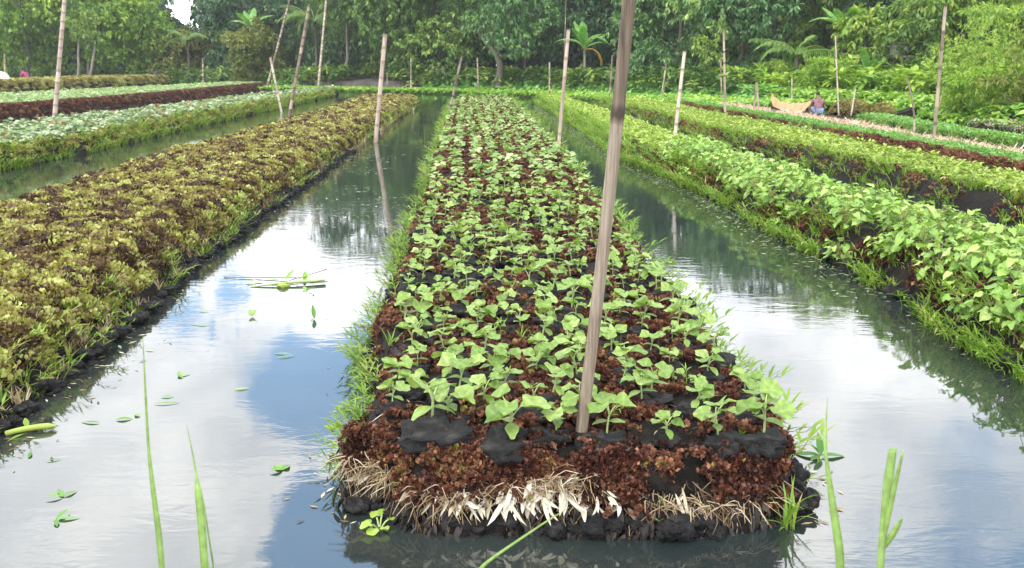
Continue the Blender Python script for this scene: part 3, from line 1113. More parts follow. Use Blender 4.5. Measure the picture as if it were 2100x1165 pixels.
GF = [gourd_far(s) for s in range(6)]
m_ = MB()
gx, gy = [], []
Yc = Y_END + .25
while Yc < 47:
    xl, xr = float(CB.xl(Yc)) + .12, float(CB.xr(Yc)) - .12
    n = int((xr - xl) / .26)
    gx += list(np.linspace(xl, xr, n) + RNG.normal(0, .045, n)); gy += list(Yc + RNG.normal(0, .07, n))
    Yc += .27
gx, gy = np.array(gx), np.array(gy)
spread(m_, GF, gx, gy, CB.z(gx, gy), RNG.uniform(.75, 1.2, len(gx)), np.clip(RNG.normal(.5, .25, len(gx)), 0, 1), .2)
tag(m_.build('gourd_seedlings', M['gourd_far']), 'pale green carpet of gourd seedlings on the far half of the nearest bed', 'seedlings', kind='stuff')

# ---- left bed of olive azolla
LB = Bed(L_([(0, 425), (150, 378), (350, 315), (560, 260), (700, 218), (760, 196)], .38, -.12), L_([(0, 885), (130, 795), (300, 650), (400, 545), (600, 400), (760, 285), (866, 213)], 0, 0), 2.3, 46, .35, .2, .55, .2, .045, 40)
lb = thing('floating_bed', 'wide floating bed on the left piled with olive brown azolla', 'floating bed')
LB.rough = .055
LB.body(lb, M['mud'], 56, .04)
weed_cover(LB, lb, 'azolla_cover', 'olive', CURL, 20000, 3.2, 45.5, 1.05, .06, .14, 6, lambda X, Y: np.clip(np.where(fbm(X * 9, Y * 9, 61, 2) + RNG.normal(0, .10, len(X)) > .515, RNG.normal(.66, .17, len(X)), RNG.normal(.24, .15, len(X))), 0, 1), .5, .012)
fringe(LB, lb, 1, 1300, 3.3, 44, sc=.8, band=(.0, .26), fall=9, clump=.52)
fringe(LB, lb, 1, 1100, 3.3, 40, TUFT, 'straw', .75, (.02, .32), 9, .3, 'dead_grass')
clods(LB, lb, 420, 3.3, 20, (1,), 0, .034)

# ---- right bed with bean canopy
RB = Bed(L_([(2080, 772), (1930, 680), (1800, 590), (1560, 468), (1440, 400), (1330, 352), (1280, 335), (1190, 270), (1095, 212)], 0, .08), [(4.75, 4), (4.45, 7.2), (4.2, 10), (4.0, 12.6), (3.95, 18), (3.75, 25), (3.05, 38)], 2.3, 46.5, .30, .32, .15, .2, .04, 60)
rb = thing('floating_bed', 'floating bed on the right with a dense leafy bean crop at its near end', 'floating bed')
RB.body(rb, M['mud'], 50, .04)
weed_cover(RB, rb, 'red_weed_cover', 'redweed', ROS, 6500, 4.2, 20, 1.2, .08, .9, 7, lambda X, Y: np.clip(.1 + .8 * fbm(X * 4, Y * 4, 32) + RNG.normal(0, .17, len(X)) - .1, 0, .97), .5, .008, lambda X, Y: (X - RB.xl(Y) < .95) & (fbm(X * 2.5, Y * 2.5, 55) > .42))
fringe(RB, rb, -1, 2600, 4.0, 45, sc=1.0, band=(-.12, .24), fall=9, clump=.36)
fringe(RB, rb, -1, 1000, 12, 45, sc=1.2, band=(-.10, .3), fall=16, name='edge_grass')
clods(RB, rb, 260, 4.5, 16, (-1,), 0, .038)


def bean(seed):
    g = np.random.default_rng(300 + seed)
    mbb = MB()
    h = g.uniform(.17, .26)
    top = np.array([g.normal(0, .03), g.normal(0, .03), h])
    add_tube(mbb, curve_pts((0, 0, -.03), top, 5, (g.normal(0, .02), 0, 0)), np.linspace(.006, .003, 5), 6, .3, 1)
    for i in range(int(g.integers(20, 27))):
        a = i * 2.4 + g.normal(0, .3)
        t_ = .30 + .70 * (i / 22)
        pl = g.uniform(.07, .17)
        el = g.uniform(.15, 1.1)
        d = np.array([-math.sin(a) * math.cos(el), math.cos(a) * math.cos(el), math.sin(el)])
        b = top * min(t_, 1)
        e = b + d * pl
        add_tube(mbb, curve_pts(b, e, 3, (0, 0, .008)), .0022, 5, .5, 1)
        V, F_ = heart_leaf(g.uniform(.062, .105), g.uniform(.055, .09), seed * 50 + i)
        Pm = place((V, F_), eul(0, 0, a) @ eul(g.uniform(-.75, .35), g.normal(0, .3), 0), e)
        mbb.add(Pm[0], Pm[1], np.clip(g.normal(.5, .25), 0, 1) + np.tile([-.08, -.05, .16, -.05, -.08], 7), 0)
    return mbb.mesh('bean_plant', [M['bean'], M['bean_stem']])


M['bean_stem'] = leaf_mat('bean_stem', [(0, (.20, .10, .06)), (1, (.28, .36, .10))], .5, 0)
BEAN = [bean(s) for s in range(9)]
cnt = 0
Yb = 4.5
BEANS = []
while Yb < 17.4:
    xl, xr = float(RB.xl(Yb)) + .17 + .06 * math.sin(Yb * 3), float(RB.xr(Yb)) - .05
    if Yb > 16.0:
        xl += (Yb - 16.0) * .9
    n = max(2, int((xr - xl) / .215) + 1)
    for i in range(n):
        BEANS.append((xl + (xr - xl) * i / (n - 1) + RNG.normal(0, .05), Yb + RNG.normal(0, .06), i == 0))
    Yb += .21 + .005 * Yb
print('beans', len(BEANS), 'seedlings', len(SPOT))
BEANS = BEANS[:300]
for (x, y, edge) in BEANS:
    o = bpy.data.objects.new('bean_plant', BEAN[int(RNG.integers(0, 9))]); COL.objects.link(o)
    o.location = (x, y, float(RB.z(np.array([x]), np.array([y]))[0]) + .005)
    o.rotation_euler = (float(RNG.normal(0, .12)), float(RNG.normal(0, .12)), float(RNG.uniform(0, 6.28)))
    s_ = float(RNG.uniform(.76, 1.02)) * (1 + .008 * y)
    o.scale = (s_, s_, s_)
    tag(o, 'leafy bean plant at the water side edge of the dense bean crop' if edge else 'leafy bean plant inside the dense bean crop on the right bed', 'bean plant', 'bean plants on the right floating bed')
crop('young_bean_sprouts', 'thin yellow green sprouts on the far part of the right bed behind the bean crop', 'sprouts', RB, 'sprout', SPR, 6000, 15.5, 46, .9, .32, .12, 22, lambda X, Y: (fbm(X * 1.5, Y * 1.5, 71) > .28) & ((Y > 18) | (X < RB.xl(Y) + 1.3)))

# ---- the other right hand beds
R2 = Bed(L_([(2100, 468), (1800, 385), (1600, 330), (1440, 288), (1320, 248), (1210, 214)], 0), L_([(2100, 403), (1835, 342), (1634, 292), (1400, 238), (1290, 214)], 0), 6, 45, .28, .3, .2, .2, .04, 70)
b2 = thing('floating_bed', 'floating bed of small yellow green sprouts with red weed along its near side', 'floating bed')
R2.body(b2, M['mud'], 36, .06)
weed_cover(R2, b2, 'red_weed_cover', 'redweed', ROS, 5200, 8, 36, 1.5, .05, .8, 12, lambda X, Y: np.clip(.25 + .7 * fbm(X * 3, Y * 3, 33) + RNG.normal(0, .12, len(X)), 0, .97), .5, .01, lambda X, Y: (X - R2.xl(Y) < .42) & (fbm(X * 2, Y * 2, 90) > .45))
fringe(R2, b2, -1, 1800, 8, 44, sc=1.0, band=(-.05, .4), fall=14, clump=.3)
crop('sprout_rows', 'low yellow green sprouts covering the second bed from the right channel', 'sprouts', R2, 'sprout', SPR, 7000, 8, 44.5, .85, .25, .02, 18)

R3 = Bed(L_([(2100, 390), (1835, 331), (1634, 281), (1400, 231), (1320, 213)], 0), L_([(2100, 322), (1800, 272), (1600, 239), (1455, 215), (1400, 207)], .3), 8, 44, .30, .45, .1, .2, .04, 80)
b3 = thing('floating_bed', 'floating bed with red brown weed on its side and blue green seedlings on top', 'floating bed')
R3.body(b3, M['mud'], 36, .06)
weed_cover(R3, b3, 'red_weed_cover', 'redweed', ROS, 4200, 11, 43, 1.7, .08, .9, 14, lambda X, Y: np.clip(.2 + .6 * fbm(X * 2, Y * 2, 34) + RNG.normal(0, .12, len(X)), 0, .97), .5, .01, lambda X, Y: X - R3.xl(Y) < .62)
fringe(R3, b3, -1, 800, 11, 43, sc=1.0, band=(.05, .5), fall=16, clump=.45)
crop('seedling_rows', 'fresh green seedlings on the bed next to the straw mulched strip', 'seedlings', R3, 'green', SPR, 6500, 10, 43.5, .62, .45, .0, 20)

R4 = Bed(L_([(2100, 330), (1912, 299), (1865, 285), (1760, 267), (1600, 243), (1455, 216)], .26), L_([(2100, 314), (1912, 287), (1865, 276), (1760, 256), (1640, 238), (1480, 213)], .26), 9, 38, .26, .15, .15, .2, .05, 90)
b4 = thing('floating_bed', 'narrow floating bed covered with pale dry straw mulch', 'floating bed')
R4.body(b4, M['mud'], 24, .08)


def straw_wisp(seed):
    g = np.random.default_rng(seed)
    parts = []
    for i in range(9):
        lf = leaf(g.uniform(.08, .22), .012, 2, .4, .2, g.uniform(-.3, .5))
        parts.append(place(lf, eul(0, 0, g.uniform(0, 6.28)) @ eul(g.uniform(-.1, .55), 0, 0), (g.uniform(-.05, .05), g.uniform(-.05, .05), g.uniform(0, .03))) + (g.uniform(-.25, .25),))
    return merge(parts)


WISP = [straw_wisp(s) for s in range(5)]
weed_cover(R4, b4, 'straw_mulch', 'strawbed', WISP, 5200, 10, 37.5, 1.1, .0, .0, 18, lambda X, Y: np.clip(RNG.normal(.55, .2, len(X)), 0, 1), .2, .01)

R5P = [(2100, 318), (1912, 289), (1865, 278), (1760, 256), (1660, 238)]
R5 = Bed(L_(R5P, 0), L_(R5P, 0, 1.15), 10, 30.5, .20, .2, .2, .3, .04, 95)
b5 = thing('floating_bed', 'floating bed with bushy bright green plants behind the straw strip', 'floating bed')
R5.body(b5, M['mud'], 30, .08)
BUSHY = [sprout(40 + s, .20, 8, .11, .055) for s in range(5)]
crop('bushy_seedlings', 'bushy bright green seedlings in front of the dark dinghy', 'seedlings', R5, 'green', BUSHY, 3600, 11, 30.2, .58, .06, .05, 20, rnd=(.6, .25))
fringe(R5, b5, -1, 500, 12, 30, sc=1.0, band=(-.02, .2), fall=16)

R6 = Bed(L_([(2100, 277), (1990, 262), (1920, 254)], 0), L_([(2100, 268), (1990, 255), (1920, 249)], 0), 13, 29, .07, .1, .1, .2, .04, 97)
b6 = thing('floating_bed', 'slim reddish floating bed beside the yellow duckweed water', 'floating bed')
R6.body(b6, M['mud'], 20, .1)
crop('pale_seedlings', 'pale seedlings with reddish gaps beside the yellow duckweed', 'seedlings', R6, 'pale', SPR, 2400, 14, 28.5, 1.2, .05, .05, 30, rnd=(.7, .25))

# ---- left hand beds
L2 = Bed(L_([(0, 251), (300, 220), (560, 189), (640, 183)], .5), L_([(0, 352), (160, 319), (400, 262), (560, 226), (690, 197)], 0), 9, 62, .34, .3, .3, .3, .05, 110)
b7 = thing('floating_bed', 'floating bed with silvery green seedlings above a mossy sloping side', 'floating bed')
L2.body(b7, M['mud'], 46, .1)
weed_cover(L2, b7, 'azolla_cover', 'olive', CURL, 8000, 12, 60, 1.5, .0, .05, 20, lambda X, Y: np.clip(np.where(L2.xr(Y) - X < .3, .60, .27) + RNG.normal(0, .15, len(X)), 0, 1), .35, .01, lambda X, Y: L2.xr(Y) - X < .45)
fringe(L2, b7, 1, 2200, 12, 58, sc=1.15, band=(-.06, .26), fall=20, clump=.3)
crop('silvery_seedlings', 'silvery green seedlings on the left bed beyond the olive azolla bed', 'seedlings', L2, 'pale', SPR + GF, 7000, 12, 61, 1.0, .05, .20, 28, rnd=(.5, .3), keepf=lambda X, Y: fbm(X * 2.5, Y * 2.5, 19) > .36)

L3 = Bed(L_([(0, 200), (200, 189), (430, 176)], .35), L_([(0, 247), (300, 215), (560, 182)], 0), 22, 80, .42, .4, .5, .5, .05, 120)
b8 = thing('floating_bed', 'floating bed with a rust red weed side and pale green seedlings', 'floating bed')
L3.body(b8, M['mud'], 40, .15)
weed_cover(L3, b8, 'red_weed_cover', 'redweed', CURL, 30000, 24, 79, 1.5, .0, .0, 35, lambda X, Y: np.clip(RNG.normal(.38, .22, len(X)), 0, .99), .35, .01, lambda X, Y: L3.xr(Y) - X < .75)
crop('pale_seedlings', 'pale green seedlings behind the rust red weed edge', 'seedlings', L3, 'pale_green', GF, 6000, 24, 79, .9, .3, .75, 45, rnd=(.8, .2))

L4 = Bed([(-35.6, 48), (-36.5, 60), (-38.5, 85)], [(-31.6, 48), (-32.6, 60), (-34.0, 85)], 40, 92, .85, .5, .5, .5, .15, 130)
b9 = thing('floating_bed', 'far left floating bed heaped with yellow olive weed', 'floating bed')
L4.body(b9, M['mud'], 36, .2)
weed_cover(L4, b9, 'azolla_cover', 'olive', CURL, 6000, 40, 91, 3.0, .0, .02, 60, lambda X, Y: np.clip(.25 + .7 * fbm(X * 1.2, Y * 1.2, 62) + RNG.normal(0, .12, len(X)), 0, 1), .4, .03)

# ------------------------------------------------------------------ trees
M['leaf_bright'] = leaf_mat('leaf_bright', [(0, (.08, .18, .02)), (.5, (.21, .37, .04)), (1, (.44, .56, .09))], .45, .3)
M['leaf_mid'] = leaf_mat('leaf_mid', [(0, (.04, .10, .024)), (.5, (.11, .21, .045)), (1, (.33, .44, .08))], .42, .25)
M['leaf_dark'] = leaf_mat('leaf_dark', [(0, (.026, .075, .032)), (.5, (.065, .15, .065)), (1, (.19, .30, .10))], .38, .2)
M['leaf_mango'] = leaf_mat('leaf_mango', [(0, (.032, .10, .034)), (.5, (.10, .22, .065)), (.8, (.23, .39, .10)), (1, (.42, .54, .16))], .33, .2, spec=.55)
M['leaf_olive'] = leaf_mat('leaf_olive', [(0, (.06, .10, .020)), (.5, (.16, .20, .035)), (.9, (.30, .32, .07)), (1, (.34, .22, .08))], .5, .25)
M['leaf_lime'] = leaf_mat('leaf_lime', [(0, (.10, .20, .03)), (.5, (.25, .39, .06)), (1, (.46, .56, .13))], .5, .3)
M['palm_leaf'] = leaf_mat('palm_leaf', [(0, (.06, .15, .03)), (.6, (.14, .27, .06)), (1, (.32, .38, .09))], .4, .3)
M['banana_leaf'] = leaf_mat('banana_leaf', [(0, (.09, .24, .05)), (.6, (.18, .40, .09)), (1, (.30, .50, .14))], .35, .35)
M['banana_dry'] = leaf_mat('banana_dry', [(0, (.40, .22, .04)), (1, (.55, .33, .06))], .6, .3)


def crown_mesh(name, seed, R, H, base, mat, nl=16, whorls=1500, per=7, LL=.30, LW=.10, droop=.5, inner=.25):
    g = np.random.default_rng(seed)
    Hc = H - base
    # bough centres, spread through the crown's volume
    th = g.uniform(0, 6.283, nl)
    zf = np.linspace(.04, .97, nl) + g.normal(0, .05, nl)
    prof = np.sqrt(np.clip(1 - ((zf - .42) / .62) ** 2, .12, 1))
    rr = R * .72 * prof * np.sqrt(g.uniform(.25, 1, nl))
    C = np.stack([np.cos(th) * rr, np.sin(th) * rr, base + zf * Hc], 1)
    lr = R * g.uniform(.26, .46, nl)
    li = g.choice(nl, whorls, p=lr ** 2 / (lr ** 2).sum())
    d = g.normal(0, 1, (whorls, 3)); d[:, 2] += .35
    d /= np.linalg.norm(d, axis=1, keepdims=True)
    rad = lr[li] * np.where(g.random(whorls) < inner, g.uniform(.3, .9, whorls), g.uniform(.82, 1.12, whorls))
    Wp = C[li] + d * rad[:, None] * np.array([1.12, 1.12, .78])
    Wp += (np.stack([vnoise(Wp[:, 0] * 1.3, Wp[:, 2] * 1.3, seed + k) for k in range(3)], 1) - .5) * .9
    ld = np.repeat(d, per, 0)
    n = whorls * per
    dirs = ld * .55 + g.normal(0, .62, (n, 3)) + np.array([0, 0, -droop])
    lf = leaf(LL, LW, 2, .45, .3, .5)
    lobe_r = g.uniform(0, .45, nl)
    rnd = lobe_r[np.repeat(li, per)] + np.repeat(g.uniform(0, .4, whorls), per) + g.uniform(0, .25, n)
    m_ = MB()
    m_.scatter(lf, np.repeat(Wp, per, 0) + dirs * .02, lookrot(dirs, g.normal(0, .5, n)), g.uniform(.6, 1.25, n), np.clip(rnd, 0, 1))
    return m_.mesh(name, mat), C


def trunk_mesh(C, H, base, r, seed, mat, lean=(0, 0), limbs=9, fork=None):
    g = np.random.default_rng(seed)
    m_ = MB()
    top = np.array([lean[0] + g.normal(0, .2), lean[1] + g.normal(0, .2), base + (H - base) * .62])
    path = curve_pts((0, 0, -.5), top, 9, (g.normal(0, .3), g.normal(0, .2), 0), .06, seed)
    add_tube(m_, path, np.concatenate([[r * 1.45], np.linspace(r, r * .3, 8)]), 9)
    idx = g.permutation(len(C))[:limbs]
    for i in idx:
        k = int(np.clip(np.searchsorted(path[:, 2], C[i][2] * .55 + base * .2), 2, 7))
        s_ = path[k]
        add_tube(m_, curve_pts(s_, C[i], 6, (g.normal(0, .2), g.normal(0, .2), g.normal(.25, .2)), .06, seed + i), np.linspace(r * .42, r * .09, 6), 6)
    return m_.mesh('trunk', mat)


def tree_x(px, Y):
    return (px - CX) / F_PX * Y * math.cos(TH)


def make_tree(name, label, px, Y, H, R, base, mat, seed, bark='bark', tr=.2, group=None, lean=(0, 0), zground=.35, **kw):
    x = tree_x(px, Y)
    o = thing(name, label, 'tree', (x, Y, zground), 0, group)
    cm, C = crown_mesh('crown', seed, R, H, base, M[mat], **kw)
    c = bpy.data.objects.new('crown', cm); COL.objects.link(c); c.parent = o
    t_ = bpy.data.objects.new('trunk', trunk_mesh(C, H, base, tr, seed, M[bark], lean)); COL.objects.link(t_); t_.parent = o
    return o


TREES = [
    # px, Y, H, R, base, mat, label, extra
    (-70, 92, 14.5, 6.5, 1.2, 'leaf_bright', 'bright green leafy tree cut off by the left border', {}),
    (60, 88, 14, 5.5, 2.2, 'leaf_bright', 'fresh green tree above the person in the magenta shirt', dict(tr=.16)),
    (178, 90, 14.5, 6, 2.6, 'leaf_bright', 'fresh green tree with two slim pale trunks behind the tall left bamboo pole', dict(bark='palebark', tr=.17)),
    (262, 92, 12.5, 4.4, .8, 'leaf_bright', 'light green tree with foliage hanging low left of the sky gap', {}),
    (378, 93, 4.9, 3.4, .2, 'leaf_olive', 'low yellowish tree under the bright gap of sky', dict(LL=.3)),
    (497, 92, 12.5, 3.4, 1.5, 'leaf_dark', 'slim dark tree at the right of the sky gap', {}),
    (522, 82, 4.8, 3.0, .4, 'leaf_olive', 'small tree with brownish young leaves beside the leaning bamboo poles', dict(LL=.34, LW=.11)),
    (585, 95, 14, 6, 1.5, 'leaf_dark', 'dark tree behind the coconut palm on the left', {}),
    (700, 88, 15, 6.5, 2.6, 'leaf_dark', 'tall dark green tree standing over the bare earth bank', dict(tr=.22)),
    (800, 80, 14, 6.5, 1.8, 'leaf_mid', 'broad mid green tree behind the thick pale bamboo pole of the left channel', dict(whorls=3800)),
    (905, 76, 14, 6.5, 1.6, 'leaf_mid', 'broad green tree with yellow tips behind the slanting dark pole', dict(whorls=3800)),
    (1075, 75, 13.5, 6, 3.4, 'leaf_mango', 'grey green tree above the crooked pale trunk', dict(LL=.42, LW=.12)),
    (1180, 78, 13, 6.2, 2.2, 'leaf_dark', 'deep dark tree behind the single banana plant', dict(tr=.25)),
    (1285, 70, 12.5, 5.2, 2.6, 'leaf_dark', 'dark tree rising behind the foreground bamboo pole', dict(tr=.2)),
    (1392, 62, 11.5, 5.0, 1.2, 'leaf_mango', 'glossy leaved mango tree right of the foreground pole', dict(LL=.42, LW=.135, whorls=3600)),
    (1505, 58, 11.5, 4.8, 1.3, 'leaf_mango', 'glossy leaved mango tree with low light green shoots left of the peach net', dict(LL=.42, LW=.135, whorls=3600)),
    (1600, 66, 14, 5.6, 2.0, 'leaf_mid', 'tall tree behind the small coconut palm on the right', {}),
    (1712, 62, 14, 5.2, 3.0, 'leaf_bright', 'tall light green tree above the banana clump on the right', {}),
    (1765, 49, 4.6, 1.6, .9, 'leaf_lime', 'small big leaved bush tree right of the banana clump', dict(LL=.42, LW=.2, whorls=420, tr=.08)),
    (1852, 56, 13.5, 5.4, 3.4, 'leaf_dark', 'very dark tree over the wooden hut', dict(tr=.22, whorls=3600)),
    (1965, 50, 13, 3.6, 2.6, 'leaf_bright', 'bright green drooping tree behind the tall right bamboo pole', dict(LL=.38, LW=.13)),
    (2065, 53, 12.5, 5.2, 2.0, 'leaf_dark', 'dark tree in the upper right corner', {}),
    (2190, 44, 13, 5, 1.2, 'leaf_lime', 'lime green tree cut off by the right border', {}),
]
built = []
for i, (px, Y, H, R, base, mat, lab, kw) in enumerate(TREES):
    built.append(make_tree('broadleaf_tree', lab, px, Y, H, R, base, mat, 500 + i * 13, **{**dict(whorls=3600, LL=.40, LW=.17), **kw}))

# dense back row: copies of the trees above
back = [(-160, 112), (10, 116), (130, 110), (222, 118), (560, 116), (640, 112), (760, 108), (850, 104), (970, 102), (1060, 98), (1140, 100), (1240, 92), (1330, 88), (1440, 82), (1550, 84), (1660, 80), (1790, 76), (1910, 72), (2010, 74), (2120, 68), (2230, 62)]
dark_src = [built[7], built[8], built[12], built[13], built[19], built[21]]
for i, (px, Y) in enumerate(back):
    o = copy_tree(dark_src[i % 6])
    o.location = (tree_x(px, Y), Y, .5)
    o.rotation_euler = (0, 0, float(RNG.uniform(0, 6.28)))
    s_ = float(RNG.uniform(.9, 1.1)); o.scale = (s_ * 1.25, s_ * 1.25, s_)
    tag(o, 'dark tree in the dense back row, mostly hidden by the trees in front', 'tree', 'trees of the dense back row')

# the wood behind reads as one dark mass
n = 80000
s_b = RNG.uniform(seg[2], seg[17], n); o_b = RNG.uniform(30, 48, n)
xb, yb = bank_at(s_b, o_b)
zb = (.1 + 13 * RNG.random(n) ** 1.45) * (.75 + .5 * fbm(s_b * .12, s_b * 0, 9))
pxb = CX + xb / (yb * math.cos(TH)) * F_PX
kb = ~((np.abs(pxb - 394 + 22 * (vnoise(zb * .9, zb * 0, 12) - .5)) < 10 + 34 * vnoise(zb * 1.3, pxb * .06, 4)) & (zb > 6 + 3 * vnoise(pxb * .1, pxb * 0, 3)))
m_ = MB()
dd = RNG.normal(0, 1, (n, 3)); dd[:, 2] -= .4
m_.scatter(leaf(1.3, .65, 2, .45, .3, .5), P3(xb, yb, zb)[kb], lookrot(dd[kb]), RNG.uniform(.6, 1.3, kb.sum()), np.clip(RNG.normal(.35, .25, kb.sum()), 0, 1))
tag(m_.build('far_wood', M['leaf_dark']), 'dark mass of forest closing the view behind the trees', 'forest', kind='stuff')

# crooked pale trunk with bare limbs
px, Y = 1018, 68
o = thing('crooked_tree', 'tree with a crooked pale trunk forking over the far bank', 'tree', (tree_x(px, Y), Y - 1, .3))
m_ = MB()
s1 = px_size(1, Y)
tp = [(0, 0, -.4), (.1, 0, .6), (.32, 0, 1.3), (.28, 0, 2.0), (.05, .1, 2.7), (.35, 0, 3.3), (1.0, -.1, 4.3), (1.7, 0, 5.4)]
add_tube(m_, np.array(tp) * np.array([1.0, 1, .95]), [.36, .30, .27, .25, .23, .2, .15, .08], 10)
add_tube(m_, [(.3, 0, 3.0), (.9, 0, 3.35), (1.5, -.1, 3.2), (2.2, 0, 3.6), (2.7, .1, 4.6)], [.17, .15, .13, .10, .06], 8)
add_tube(m_, [(.1, 0, 2.5), (-.5, .1, 3.1), (-1.2, .2, 3.9), (-1.9, .1, 5.2)], [.16, .13, .10, .06], 8)
add_tube(m_, [(1.0, -.1, 4.2), (1.7, -.2, 4.5), (2.5, -.3, 5.4)], [.11, .09, .05], 7)
m_.build('trunk', M['midbark'], o)
cm, C_ = crown_mesh('crown', 991, 3.6, 9.5, 3.3, M['leaf_mango'], nl=13, whorls=1500, LL=.38, LW=.11)
c = bpy.data.objects.new('crown', cm); COL.objects.link(c); c.parent = o; c.location = (1.2, 0, 0)

# slim trunks of saplings in view under the crowns
for (x0, y0, x1, y1, Y, r, lab) in [
    (155, 172, 160, 98, 83, .16, 'slim pale trunk of a young tree right of the tall left bamboo pole'),
    (177, 170, 191, 104, 82.5, .15, 'leaning slim trunk with a light leaf cluster, right of another slim trunk'),
    (708, 165, 710, 62, 80, .16, 'slim dark trunk over the bare earth bank'),
    (1313, 160, 1306, 5, 66, .13, 'thin bare trunk just right of the foreground bamboo pole'),
    (1835, 196, 1847, 140, 46.5, .17, 'pale curved trunk left of the hut doorway'),
    (1874, 200, 1884, 150, 45, .22, 'orange brown trunk right of the hut doorway'),
    (1888, 198, 1897, 152, 45.5, .10, 'thin grey trunk beside the orange brown trunk'),
    (1441, 195, 1452, 172, 54, .25, 'slanting grey trunk base under the mango trees'),
]:
    a, b = atd(x0, y0, Y), atd(x1, y1, Y)
    o = thing('young_tree', lab, 'tree', (a.x, Y, a.z - .3))
    m_ = MB()
    top = np.array([b.x - a.x, 0, b.z - a.z + .3])
    add_tube(m_, curve_pts((0, 0, -.2), top * 1.25, 8, (.12, 0, 0), .03, int(x0)), np.linspace(r, r * .6, 8), 8)
    m_.build('trunk', M['palebark' if r > .14 else 'bark'], o)
    cm, C_ = crown_mesh('crown', int(x0), 1.5, 3.2, 0, M['leaf_mid'], nl=6, whorls=170, LL=.34, LW=.13)
    c = bpy.data.objects.new('crown', cm); COL.objects.link(c); c.parent = o
    c.location = (top[0] * 1.2, 0, top[2] * 1.2 - .2)


# ---- palms and bananas
def frond_mesh(seed, L=2.6, drop=1.0, n=26, LLf=.55):
    g = np.random.default_rng(seed)
    m_ = MB()
    t = np.linspace(0, 1, 12)
    ang = .85 - drop * 1.7 * t
    P = np.concatenate([[[0, 0, 0]], np.cumsum(np.stack([0 * t[1:], np.cos(ang[1:]), np.sin(ang[1:])], 1) * L / 11, 0)])
    add_tube(m_, P, np.linspace(.035, .008, 12), 5, .8)
    for i in range(n):
        k = .12 + .86 * i / n
        j = k * 11; a = int(j); b = P[a] + (P[min(a + 1, 11)] - P[a]) * (j - a)
        ln = LLf * (1 - abs(k - .45) * 1.1) * g.uniform(.8, 1.1)
        for s in (-1, 1):
            d = np.array([[s * .8, .65, -.55 + g.normal(0, .12)]])
            lf = leaf(ln, .055, 3, .3, .3, .35)
            m_.scatter(lf, b[None], lookrot(d, np.array([0.0])), np.array([1.0]), np.array([np.clip(g.normal(.5, .2), 0, 1)]))
    return m_.mesh('frond', M['palm_leaf'])


FR = [frond_mesh(s, 2.6, .6 + .25 * s) for s in range(4)]


def palm(label, px, Y, h, n, sc, lean=.1, zg=.35, drops=None):
    o = thing('coconut_palm', label, 'palm tree', (tree_x(px, Y), Y, zg))
    m_ = MB()
    add_tube(m_, curve_pts((0, 0, -.4), (lean, 0, h), 8, (lean * .8, 0, 0), .02, int(px)), np.linspace(.16, .10, 8), 9)
    m_.build('trunk', M['bark'], o)
    for i in range(n):
        f = bpy.data.objects.new('frond', FR[int(RNG.integers(0, 4))]); COL.objects.link(f); f.parent = o
        f.location = (lean, 0, h)
        f.rotation_euler = (float(RNG.uniform(-.35, .45)), 0, i * 2.4 + float(RNG.normal(0, .2)))
        f.scale = (sc, sc, sc)
    return o


palm('coconut palm with drooping pale fronds behind the leaning bamboo poles on the left', 648, 82, 5.6, 13, 1.5)
palm('small coconut palm with arching fronds behind the peach coloured net', 1628, 50, 2.2, 11, 1.15)
palm('coconut palm with grey fronds under the gap of sky', 386, 90, 4.2, 10, 1.2)


def banana_leaf(seed, L=1.7, W=.42, drop=.8, torn=True):
    g = np.random.default_rng(seed)
    m_ = MB()
    n = 26
    t = np.linspace(0, 1, n + 1)
    ang = 1.05 - drop * 1.9 * t
    P = np.concatenate([[[0, 0, 0]], np.cumsum(np.stack([0 * t[1:], np.cos(ang[1:]), np.sin(ang[1:])], 1) * L / n, 0)])
    wd = W * .5 * np.clip(np.sin(np.pi * np.clip((t - .12) / .88, 0, 1)) ** .5, 0, 1)
    add_tube(m_, P, np.linspace(.03, .006, n + 1), 5, .9)
    for s in (-1, 1):
        i = 3
        while i < n:
            k = min(n, i + int(g.integers(2, 7)) if torn else n)
            sag = g.uniform(.05, .45)
            V = []
            for q in range(i, k + 1):
                e = .94 if q == k else 1.0
                V += [P[q], P[q] + np.array([s * wd[q] * .5, .01, -wd[q] * sag * .3]), P[q] + np.array([s * wd[q] * e, .02, -wd[q] * sag])]
            m_.add(V, grid_faces(k - i + 1, 3), np.clip(g.normal(.55, .15), 0, 1))
            i = k
    return m_


BL = [banana_leaf(s, drop=.3 + .2 * s).mesh('leaf', M['banana_leaf']) for s in range(5)]
BDRY = banana_leaf(9, drop=1.3).mesh('dry_leaf', M['banana_dry'])


def banana(label, px, Y, h, n, sc, dry=False, zg=.3):
    o = thing('banana_plant', label, 'banana plant', (tree_x(px, Y), Y, zg))
    m_ = MB()
    add_tube(m_, curve_pts((0, 0, -.3), (.05, 0, h), 6, (.08, 0, 0)), np.linspace(.16, .08, 6), 9)
    m_.build('stem', M['palebark'], o)
    for i in range(n):
        f = bpy.data.objects.new('leaf', BL[i % 5]); COL.objects.link(f); f.parent = o
        f.location = (.05, 0, h - .05 * i / n)
        f.rotation_euler = (float(RNG.uniform(-.35, .3)), 0, i * 2.4 + .6)
        s_ = sc * float(RNG.uniform(.85, 1.1)); f.scale = (s_, s_, s_)
    if dry:
        f = bpy.data.objects.new('dry_leaf', BDRY); COL.objects.link(f); f.parent = o
        f['label'] = 'orange withered leaf hanging down'
        f.location = (.05, 0, h - .1); f.rotation_euler = (-.5, 0, -2.0); f.scale = (sc * .9,) * 3
    return o


